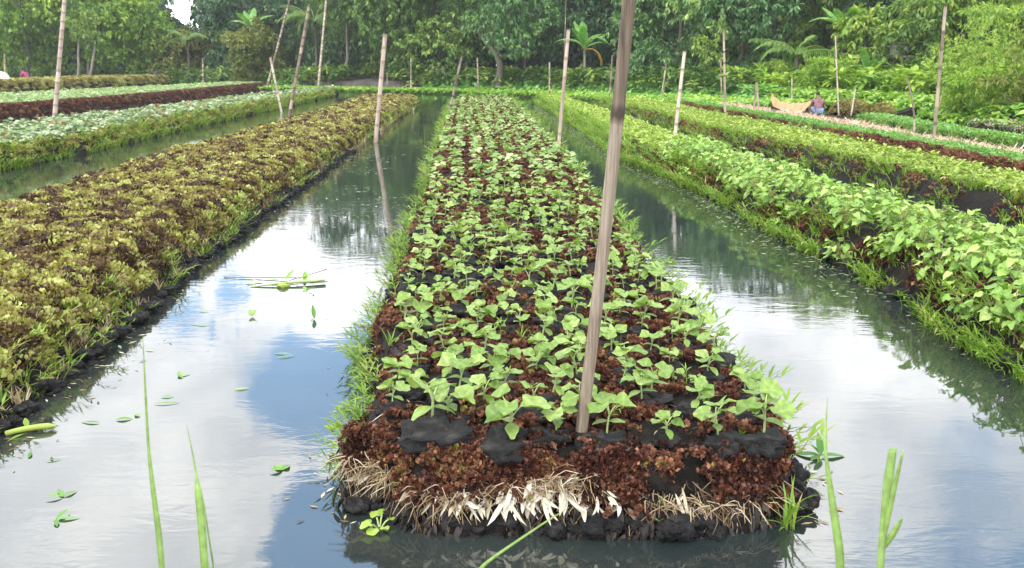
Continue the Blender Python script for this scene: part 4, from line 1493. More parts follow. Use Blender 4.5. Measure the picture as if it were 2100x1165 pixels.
banana('lone banana plant with one orange withered leaf on the far bank', 1196, 64, 2.9, 9, 1.45, True)
banana('tall banana plant with big torn leaves behind the thin grey pole on the right', 1722, 50, 3.6, 8, 1.3)
banana('shorter banana plant right of the taller banana clump', 1778, 47, 1.4, 7, 1.0)
banana('banana plant with one upright leaf behind the leaning left poles', 520, 84, 5.0, 6, 1.7)

# ---- growth along the bank
BROAD = [sprout(60 + s, .35, 7, .34, .24) for s in range(4)]
SHRUB = [sprout(70 + s, .5, 12, .26, .10) for s in range(4)]


def bank_growth(name, label, cat, mat, protos, n, s0, s1, o0, o1, sc, keepf=None, zlift=0.0, water=False):
    s = RNG.uniform(s0, s1, n); of = o0 + (o1 - o0) * RNG.random(n)
    x, y = bank_at(s, of)
    z = np.zeros(n) if water else np.maximum(bank_z(x, of), 0)
    if keepf is not None:
        k = keepf(x, y, of)
        x, y, z = x[k], y[k], z[k]
    m_ = MB()
    spread(m_, protos, x, y, z + zlift, sc * RNG.uniform(.6, 1.35, len(x)), np.clip(fbm(x * .8, y * .8, 5) * .6 + RNG.normal(.2, .2, len(x)), 0, 1), .3)
    return tag(m_.build(name, M[mat]), label, cat, kind='stuff')


sX = lambda xx: float(np.interp(xx, BANK[:16, 0], seg[:16]))
HY = [sprout(80 + s, .16, 6, .13, .11) for s in range(4)]
bank_growth('water_hyacinth', 'yellow green water hyacinth mat floating along the far bank', 'water plants', 'hyacinth', HY, 15000, sX(-22), sX(12.5), -11, .2, 1.5, lambda x, y, o: (o > -9 + 5 * (fbm(x * .35, y * .3, 8) - .2)) & ((x > -3) | (o > -6)), 0, True)
bank_growth('water_hyacinth', 'green water hyacinth mass between the net and the far bank on the right', 'water plants', 'hyacinth', HY, 4200, sX(10), seg[12], -8, .3, 1.7, None, .02, True)
bank_growth('undergrowth', 'low dark shrubs under the trees on the far bank', 'undergrowth', 'leaf_mid', SHRUB, 2600, sX(-60), sX(12), .2, 5, 1.9, lambda x, y, o: (np.abs(x + 12.3) > 2.2) | (o > 3), 0)
bank_growth('undergrowth', 'bright broad leaved plants at the foot of the far bank', 'undergrowth', 'green', BROAD, 2600, sX(-7), sX(13), -.2, 1.8, 1.0, None, 0)
bank_growth('undergrowth', 'green broad leaved plants under the left trees', 'undergrowth', 'green', BROAD, 2400, sX(-70), sX(-19), .2, 4, 1.1, None, 0)
bank_growth('taro_patch', 'broad leaved taro patch on the right bank behind the boat', 'undergrowth', 'hyacinth', BROAD, 5200, seg[10], seg[17], -.05, 3.4, .7, None, 0)
bank_growth('undergrowth', 'tangled shrubs behind the taro on the right bank', 'undergrowth', 'leaf_bright', SHRUB, 2400, seg[10], seg[18], 2.2, 8, 1.9, None, 0)

# bushes on the right bank
for i, (px, Y, H, R, mat, lab) in enumerate([
    (2075, 31, 3.6, 2.0, 'leaf_lime', 'yellow green feathery bush at the right border above the duckweed'),
    (1985, 37, 2.9, 1.8, 'leaf_lime', 'light green bush right of the tall right bamboo pole'),
    (2010, 30, 1.3, 1.3, 'leaf_bright', 'low green bush leaning over the duckweed water'),
    (1690, 46, 1.8, 1.3, 'leaf_bright', 'round bush behind the person in the mauve shirt'),
    (1580, 50, 2.0, 1.2, 'leaf_lime', 'light green bush behind the peach net'),
    (2130, 27.5, 3.0, 1.6, 'leaf_olive', 'olive bush with dry stems cut off by the right border')]):
    o = thing('bush', lab, 'bush', (tree_x(px, Y), Y, .3))
    cm, C_ = crown_mesh('foliage', 800 + i, R, H, -.1, M[mat], nl=12, whorls=800, LL=.20, LW=.055, droop=.3, per=7)
    c = bpy.data.objects.new('foliage', cm); COL.objects.link(c); c.parent = o
    m_ = MB()
    for q in range(6):
        add_tube(m_, curve_pts((0, 0, -.2), C_[q], 5, (.05, 0, .1), .02, q), np.linspace(.03, .008, 5), 5)
    m_.build('stems', M['bark'], o)

# duckweed on the right hand water
xs_, ys_ = np.meshgrid(np.linspace(0, 1, 40), np.linspace(0, 1, 24), indexing='ij')
DW_L = np.interp(ys_, [0, 1], [13.2, 12.4]); DW_Y = 19 + ys_ * 13.5
DW_R = np.interp(DW_Y, BANK[::-1][3:9, 1], BANK[::-1][3:9, 0]) + .5
dx_ = DW_L - .2 + (fbm(DW_Y * 1.5, 0 * DW_Y, 44) - .5) * .8
Xd = dx_ + xs_ * (DW_R - dx_)
m_ = MB(); m_.add(np.stack([Xd, DW_Y, 0 * Xd + .006], -1), grid_faces(40, 24))
M['duckweed'] = rough_mat('duckweed', [(.3, (.19, .22, .02)), (.5, (.30, .32, .03)), (.75, (.40, .38, .05))], 2.5, .7, .4, 60)
tag(m_.build('duckweed', M['duckweed']), 'flat yellow green duckweed film on the water at the right', 'duckweed', kind='stuff')


# ------------------------------------------------------------------ bamboo poles
def pole(label, base, top, wpx, zb=0.0, mat='bamboo', name='bamboo_pole', bend=0.0, node=.34, Y=None, depth_lean=0.0, k=12, taper=.85, split=False):
    a = gp(base[0], base[1], zb) if Y is None else atd(base[0], base[1], Y)
    b = atd(top[0], top[1], a.y + depth_lean)
    r = px_size(wpx, a.y) * .5
    d = b - a
    L = d.length
    under = .45
    a2 = a - d.normalized() * under
    n = max(8, int((L + under) / node * (14 if k > 12 else 7)))
    t = np.linspace(0, 1, n)
    P = np.array(a2)[None] + t[:, None] * np.array(b - a2)[None]
    P[:, 0] += bend * np.sin(np.pi * t)
    s = t * (L + under)
    ph = (s / node + .35 * np.sin(s * 1.7)) % 1.0
    dist = np.minimum(ph, 1 - ph) * node
    ring = 1 + .13 * np.exp(-(dist / (r * .35 + .004)) ** 2)
    rad = r * (1 - (1 - taper) * t) * ring
    org = np.array(a)
    m_ = MB()
    V, q, tr = tube(P - org, rad, k)
    seg_id = np.floor(s / node + .35 * np.sin(s * 1.7))
    rr = _hash(seg_id, seg_id * 0, int(base[0]))
    rr = np.where(dist < r * .3, -.7, rr)
    rn = np.repeat(rr, k); rn = np.concatenate([rn, [.2, .9]])
    m_.add(V, q, rn); m_.F.append(tr.astype(np.int32)); m_.M.append(np.zeros(len(tr), np.int32))
    o = m_.build(name, M[mat])
    o.location = a
    tag(o, label, 'pole')
    return o


pole('thick weathered bamboo pole in the foreground, standing in the front of the nearest bed', (1187, 900), (1296, -60), 27.5, .3, 'bamboo_old', bend=.012, node=.62, k=20, taper=.98)
pole('tall pale bamboo pole on the left behind the silvery seedling bed', (112, 241), (134, -20), 9, .2, 'bamboo_pale')
pole('slender bamboo pole leaning right beside the short stake left of the channel', (548, 178), (596, -8), 4.6, .3)
pole('short greyish stake leaning left in the left channel water', (577, 229), (554, 117), 5, 0, 'bamboo_pale')
pole('stout bamboo pole leaning right behind the olive azolla bed', (591, 250), (634, 13), 7, 0)
pole('straight slender pale bamboo pole in front of the coconut palm on the left', (653, 178), (670, -12), 5, .3, 'bamboo_pale')
pole('short grey post at the end of the yellow olive weed heap', (417, 166), (416, 119), 4.2, 0, 'bamboo', Y=84)
pole('thin brown post at the left border beside the white tarpaulin', (11, 180), (9, 110), 3, 0, 'bamboo', Y=60)
pole('stout pale bamboo pole at the water edge of the olive azolla bed', (770, 292), (790, 69), 9, 0, 'bamboo_pale', taper=.95)
pole('thin upright stake left of the dark slanting pole', (843, 185), (843, 117), 3.6, .2)
pole('dark pole slanting right at the far left edge of the nearest bed', (919, 240), (947, 116), 5.4, .05, 'bamboo_dark')
pole('thin upright stake left of the crooked pale tree', (981, 186), (979, 118), 3.6, .2)
pole('thin upright stake left of the thin tall rod', (1127, 206), (1127, 127), 3.6, .2)
pole('stout pale bamboo pole at the right edge of the nearest bed', (1144, 317), (1166, 60), 7.5, .05, 'bamboo_pale', taper=.92)
pole('very thin tall rod behind the stout pole at the right edge of the nearest bed', (1154, 216), (1161, -10), 2.0, .2, name='bamboo_rod')
pole('thin grey stake right of the banana plant', (1249, 211), (1256, 112), 3.4, .15)
pole('thin leaning stake right of the foreground pole', (1355, 207), (1367, 127), 3.4, .15)
pole('pinkish bamboo pole leaning right beside the near end of the bean crop', (1382, 296), (1404, 105), 7.5, .2, 'bamboo_pale', taper=.9)
pole('weathered grey bamboo pole at the side of the red weed bed', (1488, 260), (1484, 57), 5, 0)
pole('thin stake close beside the weathered grey pole', (1480, 213), (1478, 119), 3, .2)
pole('left stake of a crossed pair on the straw strip', (1545, 234), (1551, 168), 4, .2, 'bamboo')
pole('right stake of a crossed pair on the straw strip', (1557, 236), (1552, 168), 4, .2, 'bamboo')
pole('thin stake rising behind the peach net', (1624, 213), (1624, 158), 3.2, .2, 'bamboo_pale')
pole('thin pale grey pole between the kneeling person and the weed heap', (1720, 238), (1713, 72), 3.2, .2, 'bamboo_pale')
pole('short leaning stake in front of the long weed heap', (1745, 238), (1755, 180), 3.6, .2, 'bamboo_pale')
pole('crooked pointed grey stake in front of the dinghy', (1868, 277), (1859, 157), 4.4, .2, 'bamboo', bend=.12, taper=.6)
pole('tall purplish bamboo pole on the straw strip at the right', (1914, 295), (1939, 12), 7, .25, 'bamboo', taper=.85)
pole('short tan pole leaning right behind the tall purplish pole', (1921, 242), (1941, 156), 4, .1, 'bamboo_pale')
pole('very thin stake behind the stout pole of the olive azolla bed', (794, 184), (794, 149), 2.6, .2)

# ------------------------------------------------------------------ net, tarpaulin, boat, heaps, hut
def cloth(name, label, cat, top, bot, Yt, Yb_, mat, sag=0, folds=.06, n=28):
    """sheet hung between a row of top points and a row of bottom points (pixels)"""
    top = np.array(top, float); bot = np.array(bot, float)
    u = np.linspace(0, 1, n); v = np.linspace(0, 1, 16)
    tt = np.linspace(0, 1, len(top)); tb = np.linspace(0, 1, len(bot))
    V = np.zeros((n, 16, 3))
    for i, a in enumerate(u):
        p0 = atd(np.interp(a, tt, top[:, 0]), np.interp(a, tt, top[:, 1]), Yt)
        p1 = atd(np.interp(a, tb, bot[:, 0]), np.interp(a, tb, bot[:, 1]), Yb_)
        for j, b in enumerate(v):
            q = p0.lerp(p1, b)
            q.z -= sag * math.sin(math.pi * b)
            q.y += folds * (math.sin(a * 31 + b * 4) + .6 * math.sin(a * 57 - b * 6)) * (.3 + b)
            q.z += folds * .25 * math.sin(a * 43 + b * 9)
            V[i, j] = q
    c0 = V.reshape(-1, 3).mean(0)
    m_ = MB(); m_.add(V - c0, grid_faces(n, 16), .5)
    o = m_.build(name, mat); o.location = c0
    so = o.modifiers.new('thickness', 'SOLIDIFY'); so.thickness = .006
    return tag(o, label, cat)


m, t = mat_new('peach_netting')
p = t.n('ShaderNodeBsdfPrincipled'); p.inputs['Base Color'].default_value = (.72, .47, .28, 1); p.inputs['Roughness'].default_value = .85
tr = t.n('ShaderNodeBsdfTranslucent'); tr.inputs['Color'].default_value = (.85, .50, .25, 1)
tp_ = t.n('ShaderNodeBsdfTransparent')
m1 = t.n('ShaderNodeMixShader'); m1.inputs[0].default_value = .35
t.l(p.outputs[0], m1.inputs[1]); t.l(tr.outputs[0], m1.inputs[2])
m2 = t.n('ShaderNodeMixShader'); m2.inputs[0].default_value = .25
t.l(m1.outputs[0], m2.inputs[1]); t.l(tp_.outputs[0], m2.inputs[2])
t.l(t.n('ShaderNodeOutputMaterial').inputs[0], m2.outputs[0]) if False else t.l(m2.outputs[0], t.n('ShaderNodeOutputMaterial').inputs['Surface'])
M['net'] = m
M['tarp'] = rough_mat('white_tarpaulin', [(.3, (.50, .50, .44)), (.7, (.68, .68, .62))], 3, .7, .1, 10)
cloth('draped_net', 'peach coloured net draped over sticks on the right', 'net', [(1582, 190), (1590, 201), (1603, 209), (1622, 212), (1634, 211), (1646, 211), (1655, 210), (1667, 206)], [(1584, 216), (1592, 228), (1598, 238), (1606, 238), (1622, 233), (1640, 231), (1650, 227), (1661, 216)], 33.5, 32.8, M['net'])
cloth('tarpaulin_shelter', 'rounded white tarpaulin at the left border behind the weed heap', 'tarpaulin', [(-40, 150), (-20, 146), (0, 146), (12, 149), (18, 155), (24, 166)], [(-45, 178), (-20, 178), (0, 178), (10, 178), (20, 178), (27, 178)], 60, 58.6, M['tarp'], folds=.04)


def dinghy(label, stern_px, bow_px, Y, L=5.2):
    b = atd(bow_px[0], bow_px[1], Y)
    o = thing('dinghy', label, 'boat', (b.x, Y, 0), 0)
    n = 22
    t = np.linspace(0, 1, n)                      # 0 bow (right), 1 stern (left)
    x = -L * t
    half = .50 * np.sin(np.pi * np.clip(.06 + .88 * t, 0, 1)) ** .75
    sheer = .20 + .30 * (2 * t - 1) ** 4
    keel = -.16 + .42 * np.abs(2 * t - 1) ** 5
    V = []
    prof = [(-1, 1), (-.93, .55), (-.6, .1), (0, 0), (.6, .1), (.93, .55), (1, 1)]
    for i in range(n):
        for (a, h) in prof:
            V.append((x[i], a * half[i], keel[i] + h * (sheer[i] - keel[i])))
    m_ = MB(); m_.add(V, grid_faces(n, len(prof)))
    h = m_.build('hull', M['boatwood'], o)
    so = h.modifiers.new('planks', 'SOLIDIFY'); so.thickness = .035
    m_ = MB()
    V = []
    for i in range(2, n - 2):
        for a in (-.85, 0, .85):
            V.append((x[i], a * half[i], keel[i] + .45 * (sheer[i] - keel[i])))
    m_.add(V, grid_faces(n - 4, 3)); m_.build('floorboards', M['boatwood'], o)
    for s in (-1, 1):
        m_ = MB()
        add_tube(m_, np.stack([x, s * half, sheer + .01], 1), .022, 6); m_.build('gunwale', M['boatwood'], o)
    return o


dinghy('dark wooden dinghy with upturned pointed bow loaded with weed', (1690, 240), (1876, 234), 31.5)


def heap(label, c_px, w_px, h_px, Y, seed):
    a = atd(c_px[0] - w_px / 2, c_px[1], Y); b = atd(c_px[0] + w_px / 2, c_px[1], Y)
    hw = (b.x - a.x) / 2; hh = px_size(h_px, Y)
    cx = (a.x + b.x) / 2
    o = thing('weed_heap', label, 'weed heap', (cx, Y, a.z))
    m_ = MB(); V, Fc = CLOD[seed]; V = V * np.array([hw * .86, .55, hh * .86]); V[:, 2] = np.maximum(V[:, 2], -.05)
    m_.add(V, Fc); m_.build('core', M['mud'], o)
    n = 1700
    d = RNG.normal(0, 1, (n, 3)); d[:, 2] = np.abs(d[:, 2]); d /= np.linalg.norm(d, axis=1, keepdims=True)
    m_ = MB()
    P_ = d * np.array([hw, .62, hh]) * RNG.uniform(.86, 1.02, (n, 1))
    spread(m_, CURL, P_[:, 0], P_[:, 1], P_[:, 2], RNG.uniform(1.0, 1.8, n), np.clip(RNG.normal(.50, .17, n), 0, 1), .9)
    tag(m_.build('weed', M['olive'], o), kind='stuff')


heap('long olive heap of harvested weed behind the thin pale grey pole', (1743, 232), 78, 25, 32.0, 0)
heap('round olive heap of harvested weed in the dinghy next to the bow', (1807, 236), 46, 21, 31.5, 1)

# hut in the shade
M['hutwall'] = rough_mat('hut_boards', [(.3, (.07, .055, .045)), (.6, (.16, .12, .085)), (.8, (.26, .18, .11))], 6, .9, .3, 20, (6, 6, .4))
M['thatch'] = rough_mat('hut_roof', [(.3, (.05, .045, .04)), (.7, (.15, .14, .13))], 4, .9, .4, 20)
M['darkwood'] = rough_mat('dark_wood', [(.3, (.012, .010, .009)), (.7, (.035, .03, .026))], 5, .8, .3, 20)
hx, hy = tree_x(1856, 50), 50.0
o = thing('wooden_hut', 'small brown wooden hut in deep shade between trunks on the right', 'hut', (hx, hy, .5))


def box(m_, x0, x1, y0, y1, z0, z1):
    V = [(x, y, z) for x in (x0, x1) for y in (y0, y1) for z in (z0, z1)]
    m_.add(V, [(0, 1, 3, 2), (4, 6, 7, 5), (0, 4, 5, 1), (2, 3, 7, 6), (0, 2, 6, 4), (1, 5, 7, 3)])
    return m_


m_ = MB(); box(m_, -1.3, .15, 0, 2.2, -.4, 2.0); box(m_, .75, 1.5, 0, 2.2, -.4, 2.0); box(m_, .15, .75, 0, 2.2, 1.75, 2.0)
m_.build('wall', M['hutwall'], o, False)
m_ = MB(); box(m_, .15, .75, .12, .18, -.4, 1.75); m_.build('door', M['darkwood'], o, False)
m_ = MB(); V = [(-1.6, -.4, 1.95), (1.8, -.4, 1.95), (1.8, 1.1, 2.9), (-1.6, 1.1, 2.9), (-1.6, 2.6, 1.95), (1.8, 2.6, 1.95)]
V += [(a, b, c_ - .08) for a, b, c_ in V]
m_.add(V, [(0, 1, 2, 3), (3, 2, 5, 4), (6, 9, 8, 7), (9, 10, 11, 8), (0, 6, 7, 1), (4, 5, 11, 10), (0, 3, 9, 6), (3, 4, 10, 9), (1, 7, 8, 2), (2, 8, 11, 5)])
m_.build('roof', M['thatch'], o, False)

# stack of sticks with pale stripes by the bank
a = atd(914, 184, 71.2)
o = thing('stick_stack', 'stepped stack of pale and dark sticks at the water edge under the trees', 'stick stack', (a.x, 71.2, .1))
for i in range(7):
    m_ = MB(); w0 = 1.0 - .11 * i
    add_tube(m_, [(-w0, -.05 * (i % 2), .12 + .19 * i), (w0 * .62, .05, .14 + .19 * i)], .085, 8)
    m_.build('stick', M['bamboo_dark' if i % 2 else 'palebark'], o)
a = atd(902, 166, 72)
o = thing('mat_screen', 'tan woven mat leaning beside the stick stack', 'screen', (a.x, 72, .1))
m_ = MB(); box(m_, -.35, .35, -.03, .03, .3, 1.7); m_.build('panel', M['bamboo'], o, False)
m_ = MB(); add_tube(m_, [(-.34, .06, -.3), (-.34, .06, 1.8)], .04, 6); m_.build('post', M['bark'], o)

# ------------------------------------------------------------------ people
def skinned(name, verts, edges, rad, mat, parent=None, sub=2, loc=(0, 0, 0)):
    me = bpy.data.meshes.new(name)
    me.from_pydata([Vector(v) for v in verts], edges, [])
    o = bpy.data.objects.new(name, me); COL.objects.link(o)
    o.location = loc
    o.modifiers.new('skin', 'SKIN').use_smooth_shade = True
    for i, s in enumerate(me.skin_vertices[0].data):
        s.radius = (rad[i], rad[i]) if not isinstance(rad[i], tuple) else rad[i]
        s.use_root = i == 0
    sb = o.modifiers.new('smooth', 'SUBSURF'); sb.levels = sb.render_levels = sub
    me.materials.append(mat)
    if parent: o.parent = parent
    return o


M['skin'] = leaf_mat('brown_skin', [(0, (.16, .085, .055)), (1, (.20, .105, .07))], .5, 0)
M['hair'] = leaf_mat('black_hair', [(0, (.010, .009, .009)), (1, (.014, .012, .011))], .5, 0)
M['magenta'] = rough_mat('magenta_cloth', [(.3, (.30, .03, .13)), (.7, (.46, .07, .22))], 8, .85, .2, 30)
M['mauve'] = rough_mat('mauve_cloth', [(.3, (.20, .09, .12)), (.7, (.30, .15, .18))], 8, .85, .2, 30)
M['navy'] = rough_mat('navy_cloth', [(.3, (.018, .02, .03)), (.7, (.04, .042, .06))], 8, .85, .2, 30)
M['bluecloth'] = rough_mat('blue_checked_cloth', [(.3, (.10, .15, .24)), (.7, (.24, .30, .40))], 18, .85, .2, 30)
M['eye'] = leaf_mat('eye', [(0, (.03, .02, .02)), (1, (.03, .02, .02))], .3, 0)


def person(label, pos, rz, shirt, lower, lean=.5, arms='down', s=1.0, crouch=True):
    """squatting or standing figure facing +Y before it is turned by rz"""
    root = thing('person', label, 'person', pos, rz)
    root.scale = (s, s, s)
    hz = .28 if crouch else .92
    ln = lean
    pel = np.array([0, 0, hz])
    up = np.array([0, math.sin(ln), math.cos(ln)])
    chest = pel + up * .34; neck = pel + up * .50
    hd = neck + np.array([0, .05, .10]); crown_ = hd + np.array([0, .04, .13])
    V = [pel, pel + up * .17, chest, neck, hd, crown_, hd + np.array([0, .105, .0])]
    E = [(0, 1), (1, 2), (2, 3), (3, 4), (4, 5), (4, 6)]
    Rr = [(.15, .12), (.145, .11), (.17, .115), .055, .085, .07, .028]
    arm_idx, leg_idx = [], []
    for sx in (-1, 1):
        sh = chest + np.array([sx * .19, 0, .06]) + up * .04
        el = sh + np.array([sx * .08, .10, -.26]); wr = el + np.array([sx * -.02, .18, -.16]) if arms == 'front' else el + np.array([sx * .02, .06, -.24])
        b = len(V)
        hand = wr + (wr - el) * .28
        V += [sh, el, wr, hand]; E += [(2, b), (b, b + 1), (b + 1, b + 2), (b + 2, b + 3)]
        Rr += [.06, .043, .028, (.036, .018)]
        arm_idx.append((sh, el, wr))
        fd = (wr - el) / np.linalg.norm(wr - el)
        for q in range(5):
            fb = len(V)
            off = np.array([sx * (-.03 + .016 * q), .01 * (q == 0), 0])
            L1 = (.05, .075, .085, .078, .06)[q]
            V += [hand + off + fd * .02, hand + off + fd * L1 + np.array([0, .01, -.012])]
            E += [(b + 3, fb), (fb, fb + 1)]; Rr += [.010, .007]
        hp = pel + np.array([sx * .10, 0, -.02])
        if crouch:
            kn = hp + np.array([sx * .12, .34, .18]); an = kn + np.array([0, -.20, -.40]); to = an + np.array([0, .17, -.03])
        else:
            kn = hp + np.array([sx * .03, .03, -.42]); an = kn + np.array([0, -.03, -.42]); to = an + np.array([0, .17, -.05])
        b = len(V)
        V += [hp, kn, an, to]; E += [(0, b), (b, b + 1), (b + 1, b + 2), (b + 2, b + 3)]
        Rr += [.09, .062, .042, .035]
        leg_idx.append((hp, kn, an))
    skinned('body', V, E, Rr, M['skin'], root)
    # shirt follows torso and upper arms
    SV = [pel + up * .02, pel + up * .17, chest, neck - up * .05]; SE = [(0, 1), (1, 2), (2, 3)]; SR = [(.168, .14), (.165, .13), (.19, .135), (.085, .075)]
    for (sh, el, wr) in arm_idx:
        b = len(SV); SV += [sh, sh + (el - sh) * .62]; SE += [(2, b), (b, b + 1)]; SR += [.08, .065]
    skinned('shirt', SV, SE, SR, shirt, root)
    LV = [pel - up * .0]; LE = []; LR = [(.165, .14)]
    for (hp, kn, an) in leg_idx:
        b = len(LV); LV += [hp, kn]; LE += [(0, b), (b, b + 1)]; LR += [.11, .085]
    skinned('wrap', LV, LE, LR, lower, root)
    hv = [hd + np.array([0, -.035, .035]), crown_ + np.array([0, -.03, .01]), crown_ + np.array([0, .03, .015])]
    skinned('hair', hv, [(0, 1), (1, 2)], [.088, .082, .06], M['hair'], root)
    m_ = MB()
    for sx in (-1, 1):
        Ve, Fe = CLOD[0]
        m_.add(Ve * .011 + hd + np.array([sx * .033, .082, .035]), Fe)
    m_.build('eyes', M['eye'], root)
    return root


q = atd(1678, 229, 31.0)
person('person in a mauve shirt seen from behind, crouching beside the peach net', (q.x, 31.0, .15), R_(0), M['mauve'], M['bluecloth'], .30, 'down', .88)
q = atd(58, 166, 68.0)
person('person in a magenta shirt bent to the left behind the weed heap at left', (q.x, 68.0, -.12), R_(80), M['magenta'], M['bluecloth'], .6, 'front', 1.22, False)
q = atd(322, 166, 86.0)
person('person in dark navy shirt crouching far off behind the end of the weed heap', (q.x, 86.0, .35), R_(160), M['navy'], M['navy'], .35, 'front', 1.5)

# ------------------------------------------------------------------ things afloat
LEAF_F = leaf(.10, .03, 4, .4, .25, .15)


def floater(name, label, cat, px, parts, mat='grass', z=.004, rz=0.0):
    p_ = gp(px[0], px[1], 0)
    m_ = MB()
    for (V, Fq, r) in parts:
        m_.add(V, Fq, r)
    o = m_.build(name, M[mat] if isinstance(mat, str) else mat)
    o.location = (p_.x, p_.y, z); o.rotation_euler = (0, 0, rz)
    return tag(o, label, cat)


def flat_leaf(L, W, rz=0, off=(0, 0, 0), up=.1, r=.5, droop=.2):
    P_ = place(leaf(L, W, 5, .4, .3, droop), eul(0, 0, rz) @ eul(up, 0, 0), off)
    return (P_[0], P_[1], r)


# broken water plant stalk in the left channel
q = gp(585, 588)
o = thing('floating_stalk', 'broken green stalk with leaves floating in the left channel', 'floating stalk', (q.x, q.y, .0))
k = px_size(1, q.y)
m_ = MB(); add_tube(m_, curve_pts((-75 * k, -.02, .0), (82 * k, .12, .025), 9, (0, 0, .012)), np.linspace(.006, .017, 9), 8, .35); m_.build('stalk', M['gourd_stem'], o)
m_ = MB(); add_tube(m_, curve_pts((0, .15, .02), (70 * k, .42, .06), 6), .004, 5, .2)
add_tube(m_, curve_pts((-160 * k, .33, .006), (10 * k, .25, .02), 6), .004, 5, .3); m_.build('twig', M['bark'], o)
for (x, y, L, W, rz, up) in [(-10, .18, .16, .045, -.5, .7), (-22, .14, .15, .04, 1.2, .2), (15, .12, .17, .05, -1.2, .5), (38, .10, .14, .05, .2, .8), (55, .10, .13, .06, -1.4, .3), (45, -.05, .16, .035, 3.4, .02), (-60, .2, .12, .03, 1.6, .1), (-100, .15, .13, .03, -1.7, .1)]:
    m_ = MB(); P_ = flat_leaf(L, W, rz, (x * k, y, .015), up); m_.add(*P_); m_.build('leaf', M['hyacinth'], o)
Vc, Fc_ = CLOD[2]
m_ = MB(); m_.add(Vc * np.array([.05, .045, .03]) + np.array([-5 * k, .0, .01]), Fc_, .85); m_.build('bud', M['hyacinth'], o)

floater('floating_leaf', 'two lobed light green leaf standing on the left channel', 'leaf', (517, 650), [flat_leaf(.07, .05, .5, (0, 0, 0), .9, .7), flat_leaf(.07, .05, -.6, (0, 0, 0), .9, .6)], 'gourd')
floater('floating_leaf', 'upright pointed dark green leaf in the left channel', 'leaf', (645, 655), [flat_leaf(.13, .035, .35, (0, 0, 0), 1.0, .1), flat_leaf(.06, .02, 2.8, (0, 0, 0), .1, .1)], 'green')
for (x, y, L, W, rz, lab) in [
    (430, 640, .10, .02, 1.4, 'small dry twig leaf floating near the olive azolla bank'),
    (430, 667, .16, .022, 1.5, 'long thin green blade floating below the small dry twig leaf'),
    (365, 772, .08, .025, -1.0, 'small green sprig afloat near the lower left channel'),
    (600, 728, .15, .018, 1.4, 'thin green blade floating in the middle of the left channel'),
    (567, 735, .14, .018, -1.2, 'thin pale blade floating left of another thin green blade'),
    (238, 862, .09, .035, -1.4, 'bright green oval leaf floating near the left bank'),
    (287, 855, .05, .03, 1.0, 'small rounded leaf right of the bright green oval leaf'),
    (205, 868, .11, .022, 1.5, 'dull green leaf left of the bright green oval leaf'),
    (315, 830, .16, .015, -1.4, 'long narrow leaf afloat above the small rounded leaf'),
    (330, 815, .08, .02, -1.5, 'short dark leaf afloat at the top of the leaf drift'),
    (130, 1020, .10, .022, .7, 'forked little sprig floating at lower left'),
    (115, 1067, .10, .022, -1.4, 'single dark green leaf floating below the forked sprig'),
    (60, 940, .08, .02, .4, 'dark pointed leaf near the lower left bank'),
    (95, 947, .07, .012, -1.2, 'tiny narrow dark leaf right of the dark pointed leaf'),
    (580, 965, .08, .035, .8, 'pale green curled leaf floating left of the front corner'),
    (480, 800, .10, .02, -1.3, 'small pale sliver floating in the blue reflection'),
    (655, 655, .10, .012, -1.3, 'pale sliver beside the upright pointed leaf'),
    (1290, 1000, .05, .02, .3, 'tiny weed scrap at the front edge of the bed')]:
    parts = [flat_leaf(L, W, rz, (0, 0, 0), .12, float(RNG.uniform(.1, .8)))]
    if 'sprig' in lab or 'curled' in lab:
        parts += [flat_leaf(L * .8, W, rz + 1.1, (0, 0, 0), .3, .4), flat_leaf(L * .7, W, rz - 1.2, (0, 0, 0), .15, .2)]
    floater('floating_leaf', lab, 'leaf', (x, y), parts, 'green' if 'dark' in lab or 'dull' in lab else 'hyacinth')
o = thing('drifting_plant', 'thick yellow stem with a reddish end drifting by the left bank', 'drifting plant', tuple(gp(62, 888)))
k = px_size(1, o.location.y)
m_ = MB(); add_tube(m_, curve_pts((-48 * k, -.03, .01), (48 * k, .05, .02), 8, (0, 0, .01)), np.concatenate([np.linspace(.014, .017, 7), [.006]]), 9, .9); m_.build('stem', M['sprout'], o)
for P_ in (flat_leaf(.09, .03, .6, (-10 * k, .02, .02), .5, .6), flat_leaf(.10, .02, 2.6, (-5 * k, -.03, .01), .05, .6)):
    m_ = MB(); m_.add(*P_); m_.build('leaf', M['grass'], o)

# water hyacinth sprigs by the bed corners
def sprig(label, px, n, r, up=.5):
    q = gp(px[0], px[1])
    o = thing('water_plant', label, 'water plant', (q.x, q.y, 0))
    for i in range(n):
        a = i * 2.4 + .4
        V, F_ = round_leaf(r * RNG.uniform(.7, 1.1), 3, .05, .2, i, 16)
        hgt_ = RNG.uniform(.01, .07) * (up * 2)
        off = np.array([-math.sin(a) * r * 1.5, math.cos(a) * r * 1.5, hgt_])
        P_ = place((V, F_), eul(0, 0, a) @ eul(RNG.uniform(-.1, up), 0, 0), off)
        m_ = MB(); m_.add(P_[0], P_[1][0], float(RNG.uniform(.2, .9)))
        m_.F.append(P_[1][1].astype(np.int32)); m_.M.append(np.zeros(len(P_[1][1]), np.int32))
        m_.build('leaf', M['hyacinth'], o)
        m_ = MB(); add_tube(m_, curve_pts((0, 0, -.02), off, 4, (0, 0, .01)), .004, 5, .4); m_.build('stalk', M['gourd_stem'], o)
    return o


